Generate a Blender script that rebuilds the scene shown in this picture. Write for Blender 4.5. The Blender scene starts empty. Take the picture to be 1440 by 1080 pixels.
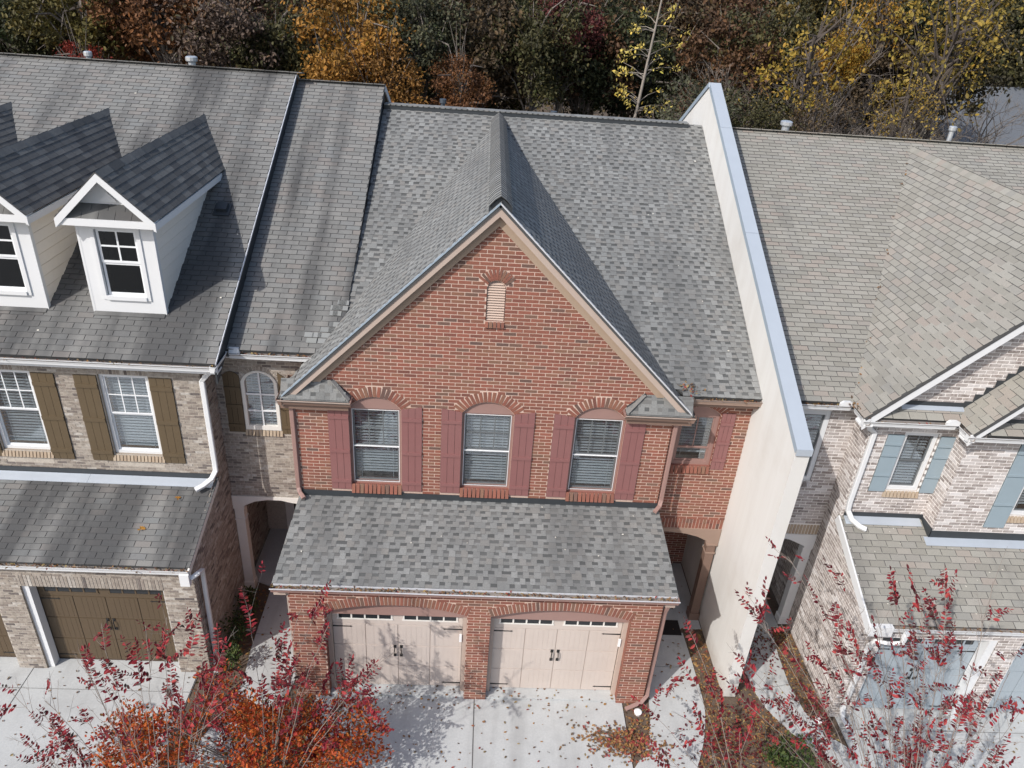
import bpy, math, random
import numpy as np
from mathutils import Vector, Matrix
from mathutils.geometry import tessellate_polygon

random.seed(7)
rng = np.random.default_rng(7)
S = bpy.context.scene
COL = S.collection

# ------------------------------------------------------------------ camera, sky, sun, exposure
F = Vector((0.04824034, 0.8723973, -0.48641116))
R = Vector((0.99774477, -0.01933325, 0.06427746))
U = Vector((-0.04667158, 0.48841496, 0.87136249))
CAM = Vector((-0.2819, -10.6498, 13.6272))
FPX = 1056.2935 / 1440.0
cd = bpy.data.cameras.new('camera')
cam = bpy.data.objects.new('camera', cd)
COL.objects.link(cam)
m = Matrix.Identity(4)
for i in range(3):
    m[i][0], m[i][1], m[i][2], m[i][3] = R[i], U[i], -F[i], CAM[i]
cam.matrix_world = m
cd.sensor_width = 36.0
cd.lens = FPX * 36.0
cd.clip_start = 0.1
cd.clip_end = 3000
S.camera = cam

SUN_TO = Vector((0.540, 0.532, -0.652)).normalized()      # the way the light travels
w = bpy.data.worlds.new('World')
S.world = w
w.use_nodes = True
nt = w.node_tree
nt.nodes.clear()
out = nt.nodes.new('ShaderNodeOutputWorld')
bg = nt.nodes.new('ShaderNodeBackground')
sky = nt.nodes.new('ShaderNodeTexSky')
sky.sky_type = 'NISHITA'
sky.sun_disc = False
sky.sun_elevation = math.asin(-SUN_TO.z)
sky.sun_rotation = math.atan2(-SUN_TO.x, -SUN_TO.y)
sky.air_density = 1.0
sky.dust_density = 2.0
bg.inputs['Strength'].default_value = 0.15
nt.links.new(sky.outputs[0], bg.inputs[0])
nt.links.new(bg.outputs[0], out.inputs[0])
ld = bpy.data.lights.new('sun', 'SUN')
ld.energy = 3.5
ld.angle = math.radians(0.6)
ld.color = (1.0, 0.965, 0.92)
sun = bpy.data.objects.new('sun', ld)
sun.rotation_euler = SUN_TO.to_track_quat('-Z', 'Y').to_euler()
COL.objects.link(sun)
S.view_settings.view_transform = 'Standard'
S.view_settings.look = 'None'
S.view_settings.gamma = 1.0
S.view_settings.exposure = 0.15
S.view_settings.use_curve_mapping = False
S.render.engine = 'CYCLES'
S.cycles.max_bounces = 6
S.cycles.transparent_max_bounces = 8


# ------------------------------------------------------------------ materials
def ramp_node(N, stops):
    r = N.new('ShaderNodeValToRGB')
    e = r.color_ramp.elements
    while len(e) > 1:
        e.remove(e[-1])
    e[0].position = stops[0][0]
    e[0].color = (*stops[0][1], 1)
    for p, c in stops[1:]:
        x = e.new(p)
        x.color = (*c, 1)
    return r


def new_mat(name):
    mt = bpy.data.materials.new(name)
    mt.use_nodes = True
    n = mt.node_tree
    b = n.nodes['Principled BSDF']
    return mt, n.nodes, n.links, b


def rnd_socket(N, L):
    a = N.new('ShaderNodeAttribute')
    a.attribute_name = 'rnd'
    o = N.new('ShaderNodeObjectInfo')
    s = N.new('ShaderNodeMath')
    s.operation = 'ADD'
    L.new(a.outputs['Fac'], s.inputs[0])
    L.new(o.outputs['Random'], s.inputs[1])
    f = N.new('ShaderNodeMath')
    f.operation = 'FRACT'
    L.new(s.outputs[0], f.inputs[0])
    return f.outputs[0]


def noise(N, L, scale, detail=4, rough=0.55, vec=None, dist=0.0):
    g = None
    if vec is None:
        g = N.new('ShaderNodeNewGeometry')
        vec = g.outputs['Position']
    t = N.new('ShaderNodeTexNoise')
    t.inputs['Scale'].default_value = scale
    t.inputs['Detail'].default_value = detail
    t.inputs['Roughness'].default_value = rough
    t.inputs['Distortion'].default_value = dist
    L.new(vec, t.inputs['Vector'])
    return t.outputs['Fac']


def mixc(N, L, a, b, fac, mode='MIX'):
    x = N.new('ShaderNodeMix')
    x.data_type = 'RGBA'
    x.blend_type = mode
    for sock, v in ((x.inputs['A'], a), (x.inputs['B'], b)):
        if isinstance(v, tuple):
            sock.default_value = (*v, 1)
        else:
            L.new(v, sock)
    f = x.inputs['Factor']
    if isinstance(fac, (int, float)):
        f.default_value = fac
    else:
        L.new(fac, f)
    return x.outputs['Result']


def maprange(N, L, v, a, b, c=0.0, d=1.0):
    x = N.new('ShaderNodeMapRange')
    x.inputs[1].default_value, x.inputs[2].default_value = a, b
    x.inputs[3].default_value, x.inputs[4].default_value = c, d
    L.new(v, x.inputs[0])
    return x.outputs[0]


def bump(N, L, bsdf, h, strength, dist=0.01):
    b = N.new('ShaderNodeBump')
    b.inputs['Strength'].default_value = strength
    b.inputs['Distance'].default_value = dist
    L.new(h, b.inputs['Height'])
    L.new(b.outputs[0], bsdf.inputs['Normal'])


def piece_mat(name, stops, rough=0.9, var=0.25, nscale=40.0, big=None, bumpst=0.3, stain=None):
    """per-piece colour from 'rnd', fine grain, and weathering blotches"""
    mt, N, L, b = new_mat(name)
    r = rnd_socket(N, L)
    rp = ramp_node(N, stops)
    rp.color_ramp.interpolation = 'LINEAR'
    L.new(r, rp.inputs[0])
    n1 = noise(N, L, nscale, 5, 0.7)
    col = mixc(N, L, rp.outputs[0], mixc(N, L, (0, 0, 0), (1, 1, 1), n1), var, 'OVERLAY')
    if big:
        sc, amt, tint = big
        n2 = noise(N, L, sc, 5, 0.6)
        col = mixc(N, L, col, tint, maprange(N, L, n2, 0.42, 0.75, 0, amt))
    if stain:
        g = N.new('ShaderNodeNewGeometry')
        mp = N.new('ShaderNodeMapping')
        mp.inputs['Scale'].default_value = stain[0]
        L.new(g.outputs['Position'], mp.inputs[0])
        n3 = noise(N, L, 1.0, 3, 0.5, mp.outputs[0])
        col = mixc(N, L, col, stain[1], maprange(N, L, n3, stain[2], stain[3], 0, stain[4]))
    L.new(col, b.inputs['Base Color'])
    b.inputs['Roughness'].default_value = rough
    bump(N, L, b, n1, bumpst, 0.006)
    return mt


def plain(name, c, rough=0.6, nscale=8.0, var=0.12, metal=0.0, bumpst=0.05, big=None, spec=None):
    mt, N, L, b = new_mat(name)
    n1 = noise(N, L, nscale, 4, 0.6)
    col = mixc(N, L, tuple(x * (1 - var) for x in c), tuple(min(1, x * (1 + var)) for x in c), n1)
    if big:
        sc, amt, tint = big
        n2 = noise(N, L, sc, 6, 0.65)
        col = mixc(N, L, col, tint, maprange(N, L, n2, 0.45, 0.75, 0, amt))
    L.new(col, b.inputs['Base Color'])
    b.inputs['Roughness'].default_value = rough
    b.inputs['Metallic'].default_value = metal
    if spec is not None:
        b.inputs['Specular IOR Level'].default_value = spec
    if bumpst:
        bump(N, L, b, n1, bumpst, 0.01)
    return mt


def leaf_mat(name, stops, trans=0.35, use_obj=False):
    mt, N, L, b = new_mat(name)
    r = rnd_socket(N, L) if not use_obj else None
    if use_obj:
        a = N.new('ShaderNodeAttribute')
        a.attribute_name = 'rnd'
        r = a.outputs['Fac']
    rp = ramp_node(N, stops)
    L.new(r, rp.inputs[0])
    col = rp.outputs[0]
    if use_obj:
        o = N.new('ShaderNodeObjectInfo')
        col = mixc(N, L, col, o.outputs['Color'], 1.0, 'MULTIPLY')
    L.new(col, b.inputs['Base Color'])
    b.inputs['Roughness'].default_value = 0.6
    b.inputs['Specular IOR Level'].default_value = 0.25
    t = N.new('ShaderNodeBsdfTranslucent')
    L.new(col, t.inputs['Color'])
    mx = N.new('ShaderNodeMixShader')
    mx.inputs[0].default_value = trans
    L.new(b.outputs[0], mx.inputs[1])
    L.new(t.outputs[0], mx.inputs[2])
    L.new(mx.outputs[0], N['Material Output'].inputs['Surface'])
    return mt


def glass_mat(name, tint=(0.86, 0.885, 0.90)):
    mt, N, L, b = new_mat(name)
    tr = N.new('ShaderNodeBsdfTransparent')
    tr.inputs['Color'].default_value = (*tint, 1)
    gl = N.new('ShaderNodeBsdfGlossy')
    gl.inputs['Roughness'].default_value = 0.03
    lw = N.new('ShaderNodeLayerWeight')
    lw.inputs['Blend'].default_value = 0.25
    f = maprange(N, L, lw.outputs['Facing'], 0, 1, 0.11, 0.7)
    mx = N.new('ShaderNodeMixShader')
    L.new(f, mx.inputs[0])
    L.new(tr.outputs[0], mx.inputs[1])
    L.new(gl.outputs[0], mx.inputs[2])
    L.new(mx.outputs[0], N['Material Output'].inputs['Surface'])
    return mt


g3 = lambda v, a=0., b=0.: (v * (1 + a), v, v * (1 + b))
M = {}
M['red_brick'] = piece_mat('red_brick', [(0, (.160, .064, .048)), (.18, (.225, .082, .058)), (.45, (.270, .098, .067)), (.66, (.195, .080, .056)),
                                         (.80, (.245, .108, .070)), (.91, (.205, .112, .076)), (.97, (.11, .068, .058)), (1, (.17, .092, .072))], var=.4, big=(1.3, .4, (.19, .10, .062)))
M['red_mortar'] = plain('red_mortar', (.59, .44, .365), .95, 30, .2, big=(1.2, .6, (.42, .29, .22)))
M['tan_brick'] = piece_mat('tan_brick', [(0, (.12, .105, .10)), (.12, (.23, .195, .17)), (.3, (.33, .285, .24)), (.55, (.39, .345, .295)), (.75, (.32, .275, .235)),
                                         (.9, (.50, .465, .42)), (1, (.26, .21, .175))], var=.8, nscale=32, big=(16, .75, (.13, .10, .085)), bumpst=.8)
M['tan_mortar'] = plain('tan_mortar', (.47, .42, .36), .95, 40, .3, big=(14, .6, (.24, .2, .17)))
M['white_brick'] = piece_mat('white_brick', [(0, (.21, .18, .165)), (.2, (.29, .245, .225)), (.45, (.36, .315, .29)), (.7, (.42, .37, .345)),
                                             (.85, (.52, .48, .46)), (.95, (.66, .63, .62)), (1, (.27, .22, .20))], var=.6, nscale=28, big=(7, .6, (.60, .56, .545)))
M['white_mortar'] = plain('white_mortar', (.80, .77, .74), .95, 30, .12)
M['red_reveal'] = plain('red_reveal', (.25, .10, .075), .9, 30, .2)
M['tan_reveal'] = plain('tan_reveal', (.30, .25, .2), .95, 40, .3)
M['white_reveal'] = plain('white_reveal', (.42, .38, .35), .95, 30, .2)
M['sill_brick'] = piece_mat('sill_brick', [(0, (.33, .25, .18)), (.5, (.41, .33, .245)), (1, (.37, .28, .20))])
M['shingle_lam'] = piece_mat('shingle_lam', [(0, (.168, .170, .165)), (.25, (.198, .201, .196)), (.45, (.226, .229, .223)), (.62, (.190, .188, .179)), (.78, (.255, .259, .252)), (.9, (.212, .203, .189)), (1, (.178, .180, .176))],
                             var=.6, nscale=55, big=(.9, .4, (.155, .158, .155)), stain=((1.2, .2, .2), (.10, .10, .10), .52, .70, .5))
M['shingle_patch'] = piece_mat('shingle_patch', [(0, (.21, .215, .21)), (.5, (.25, .255, .25)), (1, (.225, .23, .22))], var=.4, nscale=90)
M['shingle_dark'] = piece_mat('shingle_dark', [(0, (.075, .077, .076)), (.6, (.105, .107, .106)), (1, (.140, .138, .132))], var=.3, nscale=70)
M['shingle_left'] = piece_mat('shingle_left', [(0, (.165, .163, .155)), (.4, (.19, .188, .18)), (.6, (.215, .21, .198)), (.8, (.20, .182, .168)), (.92, (.185, .19, .186)), (1, (.175, .172, .168))],
                              var=.35, nscale=60, big=(.7, .35, (.15, .15, .145)), stain=((1.25, .15, .15), (.055, .055, .056), .44, .62, .85))
M['shingle_dormer'] = piece_mat('shingle_dormer', [(0, (.085, .082, .078)), (.5, (.125, .121, .114)), (1, (.175, .168, .155))], var=.6, nscale=40, big=(2.0, .6, (.07, .07, .072)))
M['shingle_right'] = piece_mat('shingle_right', [(0, (.24, .228, .198)), (.4, (.280, .268, .235)), (.65, (.305, .293, .260)), (.82, (.295, .256, .222)), (.93, (.25, .243, .220)), (1, (.27, .258, .23))],
                               var=.4, nscale=60, big=(.8, .25, (.22, .21, .19)), stain=((1.1, .16, .16), (.10, .10, .10), .60, .78, .5))
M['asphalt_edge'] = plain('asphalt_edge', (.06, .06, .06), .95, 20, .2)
M['deck'] = plain('deck', (.07, .07, .07), .95, 10, .2)
mt, N_, L_, b_ = new_mat('stucco')
mp_ = N_.new('ShaderNodeMapping')
mp_.inputs['Scale'].default_value = (.6, 2.4, .16)
g_ = N_.new('ShaderNodeNewGeometry')
L_.new(g_.outputs['Position'], mp_.inputs[0])
c_ = mixc(N_, L_, (.675, .665, .64), (.625, .607, .575), maprange(N_, L_, noise(N_, L_, 1.0, 6, .65, mp_.outputs[0]), .42, .72))
c_ = mixc(N_, L_, c_, (.56, .53, .49), maprange(N_, L_, noise(N_, L_, .8, 5, .6), .52, .78, 0, .6))
zz_ = N_.new('ShaderNodeSeparateXYZ')
L_.new(g_.outputs['Position'], zz_.inputs[0])
dirt_ = N_.new('ShaderNodeMath')
dirt_.operation = 'MULTIPLY'
L_.new(maprange(N_, L_, zz_.outputs['Z'], .55, 0, 0, 1), dirt_.inputs[0])
L_.new(noise(N_, L_, 6, 4, .6), dirt_.inputs[1])
c_ = mixc(N_, L_, c_, (.36, .31, .26), dirt_.outputs[0])
L_.new(c_, b_.inputs['Base Color'])
b_.inputs['Roughness'].default_value = .95
bump(N_, L_, b_, noise(N_, L_, 70, 4, .6), .35, .008)
M['stucco'] = mt
M['coping'] = plain('coping', (.45, .495, .545), .45, 3, .05, metal=.2)
M['coping_edge'] = plain('coping_edge', (.30, .36, .42), .5, 3, .05)
M['white_trim'] = plain('white_trim', (.70, .705, .71), .45, 6, .05, big=(1.5, .25, (.60, .59, .56)))
M['cream_trim'] = plain('cream_trim', (.74, .71, .66), .55, 6, .05)
M['siding'] = plain('siding', (.80, .75, .67), .6, 10, .05)
M['tan_trim'] = plain('tan_trim', (.45, .36, .305), .55, 6, .08, big=(2, .3, (.40, .28, .22)))
M['vent_tan'] = plain('vent_tan', (.52, .40, .33), .55, 6, .08)
M['beam_brown'] = plain('beam_brown', (.30, .21, .165), .55, 6, .08)
M['brown_trim'] = plain('brown_trim', (.20, .13, .10), .55, 6, .1)
M['soffit'] = plain('soffit', (.36, .27, .20), .6, 6, .08)
M['mauve'] = plain('mauve', (.235, .105, .10), .5, 5, .08, big=(1.2, .3, (.25, .13, .12)))
M['mauve_dark'] = plain('mauve_dark', (.10, .045, .045), .6, 5, .1)
M['mauve_light'] = plain('mauve_light', (.30, .185, .16), .5, 5, .08)
M['olive_shutter'] = plain('olive_shutter', (.112, .080, .045), .5, 5, .1)
M['olive_dark'] = plain('olive_dark', (.05, .035, .02), .6, 5, .1)
M['blue_shutter'] = plain('blue_shutter', (.27, .335, .375), .5, 5, .06)
M['blue_dark'] = plain('blue_dark', (.12, .16, .18), .5, 5, .06)
M['door_tan'] = plain('door_tan', (.55, .475, .425), .42, 4, .04, big=(1.6, .45, (.48, .405, .355)))
M['door_groove'] = plain('door_groove', (.40, .33, .285), .6, 4, .04)
M['door_olive'] = plain('door_olive', (.092, .062, .034), .5, 4, .06)
M['door_blue'] = plain('door_blue', (.33, .375, .41), .5, 4, .05)
M['black_metal'] = plain('black_metal', (.015, .014, .014), .5, 10, .2)
M['flash_dark'] = plain('flash_dark', (.035, .04, .045), .5, 5, .2)
M['flash_metal'] = plain('flash_metal', (.55, .60, .66), .4, 4, .06, metal=.4, big=(1.5, .35, (.40, .44, .48)))
M['drip'] = plain('drip', (.72, .73, .76), .4, 4, .05, metal=.3)
M['gutter_in'] = plain('gutter_in', (.30, .27, .25), .8, 8, .3)
M['vent_dark'] = plain('vent_dark', (.07, .085, .105), .5, 6, .1, metal=.3)
M['galvanized'] = plain('galvanized', (.62, .64, .66), .35, 6, .1, metal=.6)
M['blind'] = plain('blind', (.64, .68, .70), .6, 3, .03)
M['room_dark'] = plain('room_dark', (.02, .022, .025), .9, 3, .1)  # painted darkness of the rooms behind the windows
M['glass'] = glass_mat('glass')
M['glass_dark'] = glass_mat('glass_dark', (.35, .4, .42))
M['sash_white'] = plain('sash_white', (.78, .79, .80), .4, 4, .03)
M['sash_grey'] = plain('sash_grey', (.13, .14, .145), .5, 4, .05)
M['concrete'] = plain('concrete', (.465, .475, .47), .9, 25, .16, bumpst=.15, big=(1.4, .7, (.35, .355, .35)))
# tyre-worn and weathered streaks along the drives
_n = M['concrete'].node_tree
_N, _L, _b = _n.nodes, _n.links, _n.nodes['Principled BSDF']
_c = _b.inputs['Base Color'].links[0].from_socket
_m = _N.new('ShaderNodeMapping')
_m.inputs['Scale'].default_value = (1.7, .20, 1)
_g = _N.new('ShaderNodeNewGeometry')
_L.new(_g.outputs['Position'], _m.inputs[0])
_c = mixc(_N, _L, _c, (.30, .30, .295), maprange(_N, _L, noise(_N, _L, 1.0, 4, .6, _m.outputs[0]), .52, .74, 0, .55))
_c = mixc(_N, _L, _c, (.20, .195, .185), maprange(_N, _L, noise(_N, _L, 3.1, 3, .5), .70, .80, 0, .6))
_L.new(_c, _b.inputs['Base Color'])
M['joint'] = plain('joint', (.16, .155, .15), .95, 10, .2)
M['mulch'] = plain('mulch', (.125, .09, .065), .95, 45, .6, bumpst=1.0, big=(12, .6, (.07, .052, .04)))
M['soil'] = plain('soil', (.10, .075, .05), .95, 20, .4, bumpst=.6)
M['mat_black'] = plain('mat_black', (.015, .012, .012), .9, 60, .3)
M['bark_grey'] = plain('bark_grey', (.17, .145, .125), .9, 14, .35, bumpst=.4)
M['bark_pale'] = plain('bark_pale', (.27, .235, .20), .9, 14, .3, bumpst=.3)
M['bark_dark'] = plain('bark_dark', (.075, .06, .05), .9, 14, .35, bumpst=.4)
M['twig'] = plain('twig', (.22, .185, .16), .9, 14, .3)
M['myrtle_red'] = leaf_mat('myrtle_red', [(0, (.085, .015, .020)), (.28, (.17, .017, .027)), (.52, (.30, .027, .040)), (.74, (.43, .065, .060)), (.87, (.12, .035, .035)), (1, (.06, .05, .042))], .3)
M['myrtle_orange'] = leaf_mat('myrtle_orange', [(0, (.34, .05, .02)), (.3, (.52, .11, .025)), (.5, (.50, .16, .03)), (.68, (.42, .05, .03)), (.82, (.20, .09, .025)), (.92, (.10, .09, .03)), (1, (.30, .03, .03))], .3)
M['crown_leaf'] = leaf_mat('crown_leaf', [(0, (.26, .25, .24)), (.3, (.56, .55, .53)), (.6, (.94, .94, .92)), (.85, (1.0, .84, .58)), (1, (.55, .70, .50))], .25, True)
M['evergreen'] = leaf_mat('evergreen', [(0, (.02, .035, .012)), (.5, (.05, .08, .022)), (1, (.10, .12, .035))], .2)
M['fallen'] = leaf_mat('fallen', [(0, (.13, .075, .045)), (.22, (.22, .11, .05)), (.36, (.33, .18, .06)), (.5, (.11, .065, .05)), (.62, (.17, .13, .08)), (.74, (.36, .27, .11)), (.83, (.28, .045, .04)), (.92, (.12, .085, .06)), (1, (.10, .07, .05))], .1)
M['pale_leaf'] = leaf_mat('pale_leaf', [(0, (.6, .56, .48)), (1, (.7, .68, .62))], .1)
M['orange_leaf'] = leaf_mat('orange_leaf', [(0, (.50, .25, .05)), (1, (.45, .20, .04))], .1)
M['forest_floor'] = plain('forest_floor', (.10, .07, .045), .95, 6, .5, bumpst=.5, big=(.4, .6, (.16, .10, .05)))
M['far_roof'] = plain('far_roof', (.13, .14, .155), .9, 8, .2)
M['far_wall'] = plain('far_wall', (.50, .46, .38), .8, 4, .08)
M['door_entry'] = plain('door_entry', (.06, .035, .03), .4, 4, .1)
M['cap_white'] = plain('cap_white', (.80, .80, .80), .4, 6, .03)


# ------------------------------------------------------------------ mesh builder
class MB:
    def __init__(self):
        self.v, self.f, self.m, self.r = [], [], [], []

    def add(self, vs, fs, mi=0, rn=0.0):
        b = len(self.v)
        self.v.extend([tuple(x) for x in vs])
        for k, f in enumerate(fs):
            self.f.append([b + i for i in f])
            self.m.append(mi[k] if isinstance(mi, (list, tuple)) else mi)
            self.r.append(rn)
        return self

    def box(self, x0, x1, y0, y1, z0, z1, mi=0, rn=0.0):
        vs = [(x0, y0, z0), (x1, y0, z0), (x1, y1, z0), (x0, y1, z0), (x0, y0, z1), (x1, y0, z1), (x1, y1, z1), (x0, y1, z1)]
        return self.add(vs, [(0, 3, 2, 1), (4, 5, 6, 7), (0, 1, 5, 4), (1, 2, 6, 5), (2, 3, 7, 6), (3, 0, 4, 7)], mi, rn)

    def obox(self, c, ax, ay, az, mi=0, rn=0.0, bottom=True):
        c, ax, ay, az = Vector(c), Vector(ax), Vector(ay), Vector(az)
        vs = [c + sx * ax + sy * ay + sz * az for sz in (-1, 1) for sx, sy in ((-1, -1), (1, -1), (1, 1), (-1, 1))]
        fs = [(4, 5, 6, 7), (0, 1, 5, 4), (1, 2, 6, 5), (2, 3, 7, 6), (3, 0, 4, 7)]
        if bottom:
            fs.append((0, 3, 2, 1))
        return self.add(vs, fs, mi, rn)

    def beam(self, p, q, wdt, h, up=(0, 0, 1), mi=0):
        """a bar from p to q, wdt across, h along up"""
        p, q, up = Vector(p), Vector(q), Vector(up)
        d = (q - p).normalized()
        s = d.cross(up).normalized()
        u2 = s.cross(d).normalized()
        return self.obox((p + q) / 2, (q - p) / 2, s * wdt / 2, u2 * h / 2, mi)

    def prism(self, pts, ext, mi=0, rn=0.0):
        """closed polygon pts (3D, planar) extruded by vector ext"""
        n = len(pts)
        e = Vector(ext)
        vs = [Vector(p) for p in pts] + [Vector(p) + e for p in pts]
        fs = [tuple(range(n)), tuple(range(2 * n - 1, n - 1, -1))] + [(i, (i + 1) % n, n + (i + 1) % n, n + i) for i in range(n)]
        return self.add(vs, fs, mi, rn)

    def sheet(self, loops, mi=0):
        """polygon with holes"""
        loops = [[Vector(p) for p in l] for l in loops]
        flat = [p for l in loops for p in l]
        return self.add(flat, [tuple(t) for t in tessellate_polygon(loops)], mi)

    def tube(self, pts, radii, n=6, mi=0, cap=True, rn=0.0):
        pts = [Vector(p) for p in pts]
        if isinstance(radii, (int, float)):
            radii = [radii] * len(pts)
        vs, fs = [], []
        prev = None
        for i, p in enumerate(pts):
            d = (pts[min(i + 1, len(pts) - 1)] - pts[max(i - 1, 0)]).normalized()
            if prev is None:
                a = d.cross(Vector((0.3, 0.2, 1)))
                if a.length < .1:
                    a = d.cross(Vector((1, 0, 0)))
            else:
                a = prev - d * prev.dot(d)
            a.normalize()
            prev = a
            b = d.cross(a)
            for k in range(n):
                t = 2 * math.pi * k / n
                vs.append(p + (a * math.cos(t) + b * math.sin(t)) * radii[i])
        for i in range(len(pts) - 1):
            for k in range(n):
                fs.append((i * n + k, i * n + (k + 1) % n, (i + 1) * n + (k + 1) % n, (i + 1) * n + k))
        if cap and n > 2:
            fs.append(tuple(range(n - 1, -1, -1)))
            fs.append(tuple(range((len(pts) - 1) * n, len(pts) * n)))
        return self.add(vs, fs, mi, rn)

    def rtube(self, pts, a, b, side, mi=0):
        """rectangular pipe (a across 'side', b the other way)"""
        pts = [Vector(p) for p in pts]
        side = Vector(side).normalized()
        vs, fs = [], []
        for i, p in enumerate(pts):
            d = (pts[min(i + 1, len(pts) - 1)] - pts[max(i - 1, 0)]).normalized()
            s = (side - d * side.dot(d)).normalized()
            t = d.cross(s)
            ch = .25
            for u_, v_ in ((1, 1 - ch), (1 - ch, 1), (-1 + ch, 1), (-1, 1 - ch), (-1, -1 + ch), (-1 + ch, -1), (1 - ch, -1), (1, -1 + ch)):
                vs.append(p + s * u_ * a / 2 + t * v_ * b / 2)
        for i in range(len(pts) - 1):
            for k in range(8):
                fs.append((i * 8 + k, i * 8 + (k + 1) % 8, (i + 1) * 8 + (k + 1) % 8, (i + 1) * 8 + k))
        fs.append(tuple(range(7, -1, -1)))
        fs.append(tuple(range((len(pts) - 1) * 8, len(pts) * 8)))
        return self.add(vs, fs, mi)

    def mesh(self, name, mats):
        me = bpy.data.meshes.new(name)
        me.from_pydata(self.v, [], self.f)
        for mt in (mats if isinstance(mats, (list, tuple)) else [mats]):
            me.materials.append(M[mt] if isinstance(mt, str) else mt)
        if any(self.m):
            me.polygons.foreach_set('material_index', self.m)
        if any(self.r):
            a = me.attributes.new('rnd', 'FLOAT', 'FACE')
            a.data.foreach_set('value', self.r)
        me.update()
        return me


def thing(name, label, cat, loc=(0, 0, 0), group=None, kind=None):
    o = bpy.data.objects.new(name, None)
    o.location = loc
    o.empty_display_size = .2
    COL.objects.link(o)
    o['label'] = label
    o['category'] = cat
    if group:
        o['group'] = group
    if kind:
        o['kind'] = kind
    return o


def part(name, mb, mats, parent, kind=None, label=None):
    """part (parent is a thing's Empty) or sub-part (parent is a mesh); mesh given in world coordinates"""
    o = bpy.data.objects.new(name, mb.mesh(name, mats) if isinstance(mb, MB) else mb)
    COL.objects.link(o)
    o.parent = parent
    if parent.parent is None:
        o.location = -Vector(parent.location)
    if kind:
        o['kind'] = kind
    if label:
        o['label'] = label
    return o


def solo(name, mb, mats, label=None, cat=None, kind=None, group=None):
    o = bpy.data.objects.new(name, mb.mesh(name, mats) if isinstance(mb, MB) else mb)
    COL.objects.link(o)
    for k, v in (('label', label), ('category', cat), ('kind', kind), ('group', group)):
        if v:
            o[k] = v
    return o


# ------------------------------------------------------------------ pieces: bricks and shingles
UNIT = {}


def unit_mesh(mats):
    if mats not in UNIT:
        b = MB().obox((0, 0, 0), (1, 0, 0), (0, 1, 0), (0, 0, 1), [0, 1, 1, 1, 1], bottom=False)
        UNIT[mats] = b.mesh('piece', list(mats))
    return UNIT[mats]


class Pieces:
    """collects box-like pieces of one thing; the largest in view become objects, the rest one mesh per part"""

    def __init__(self):
        self.p = []

    def add(self, kind, parent, c, ax, ay, az, mats, solo_ok=True):
        self.p.append((kind, parent, Vector(c), Vector(ax), Vector(ay), Vector(az), mats, random.random(), solo_ok))

    def finish(self, limit=300):
        byk = {}
        for q in self.p:
            byk.setdefault(q[0], []).append(q)
        for kind, L in byk.items():
            sc = []
            for i, q in enumerate(L):
                d = q[2] - CAM
                z = d.dot(F)
                u_, v_ = FPX * d.dot(R) / z, FPX * d.dot(U) / z
                if not q[8] or z < 1 or abs(u_) > .49 or abs(v_) > .37:
                    sc.append(-1)
                    continue
                n = q[5].normalized()
                facing = -n.dot(d.normalized())
                sc.append(q[3].length * q[4].length * max(facing, 0) / (z * z))
            order = sorted(range(len(L)), key=lambda i: -sc[i])
            chosen = set(i for i in order[:limit] if sc[i] > 0)
            rest = {}
            for i, q in enumerate(L):
                _, parent, c, ax, ay, az, mats, rn, _ok = q
                if i in chosen:
                    o = bpy.data.objects.new(kind, unit_mesh(mats))
                    mm = Matrix.Identity(4)
                    for k in range(3):
                        mm[k][0], mm[k][1], mm[k][2], mm[k][3] = ax[k], ay[k], az[k], c[k]
                    o.parent = parent
                    o.matrix_local = mm
                    COL.objects.link(o)
                else:
                    rest.setdefault((parent, mats), MB()).obox(c, ax, ay, az, [0, 1, 1, 1, 1], rn, bottom=False)
            for (parent, mats), mb in rest.items():
                o = part(kind + '_field', mb, list(mats), parent, 'stuff')
                if parent.parent is not None:
                    o.location = (0, 0, 0)


def crossings(poly, t):
    xs = []
    n = len(poly)
    for i in range(n):
        (x0, y0), (x1, y1) = poly[i], poly[(i + 1) % n]
        if (y0 <= t) != (y1 <= t):
            xs.append(x0 + (t - y0) * (x1 - x0) / (y1 - y0))
    xs.sort()
    return [(xs[i], xs[i + 1]) for i in range(0, len(xs) - 1, 2)]


def inside(outer, holes, t):
    iv = crossings(outer, t)
    for h in holes:
        for a, b in crossings(h, t):
            nv = []
            for c, d in iv:
                if b <= c or a >= d:
                    nv.append((c, d))
                else:
                    if a > c:
                        nv.append((c, a))
                    if b < d:
                        nv.append((b, d))
            iv = nv
    return iv


def brick_wall(P, parent, O, e, n, outer, holes, mats, pitch=.246, course=.0752, joint=.0165, proud=.005, shift=0.0, jitter=0.0, solo_ok=True, raise_=None):
    """O + s*e + t*up ; n points out of the wall"""
    O, e, n = Vector(O), Vector(e), Vector(n)
    up = Vector((0, 0, 1))
    t0 = min(y for _, y in outer)
    t1 = max(y for _, y in outer)
    k = int(math.floor(t0 / course))
    while k * course < t1:
        tm = (k + .5) * course
        off = shift + (pitch / 2 if k % 2 else 0)
        for a, b in inside(outer, holes, tm):
            i = math.floor((a - off) / pitch)
            while off + i * pitch < b:
                x0, x1 = off + i * pitch + joint / 2, off + (i + 1) * pitch - joint / 2
                x0, x1 = max(x0, a), min(x1, b)
                i += 1
                if x1 - x0 < .03:
                    continue
                pr = proud * (1 + jitter * random.uniform(-.8, .8))
                hh = (course - joint) / 2
                c = O + e * ((x0 + x1) / 2) + up * (tm + random.uniform(-1, 1) * jitter * .004)
                P.add('brick', parent, c + n * (pr - .01), e * (x1 - x0) / 2, up * hh, n * .01, mats, solo_ok)
        k += 1


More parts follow.
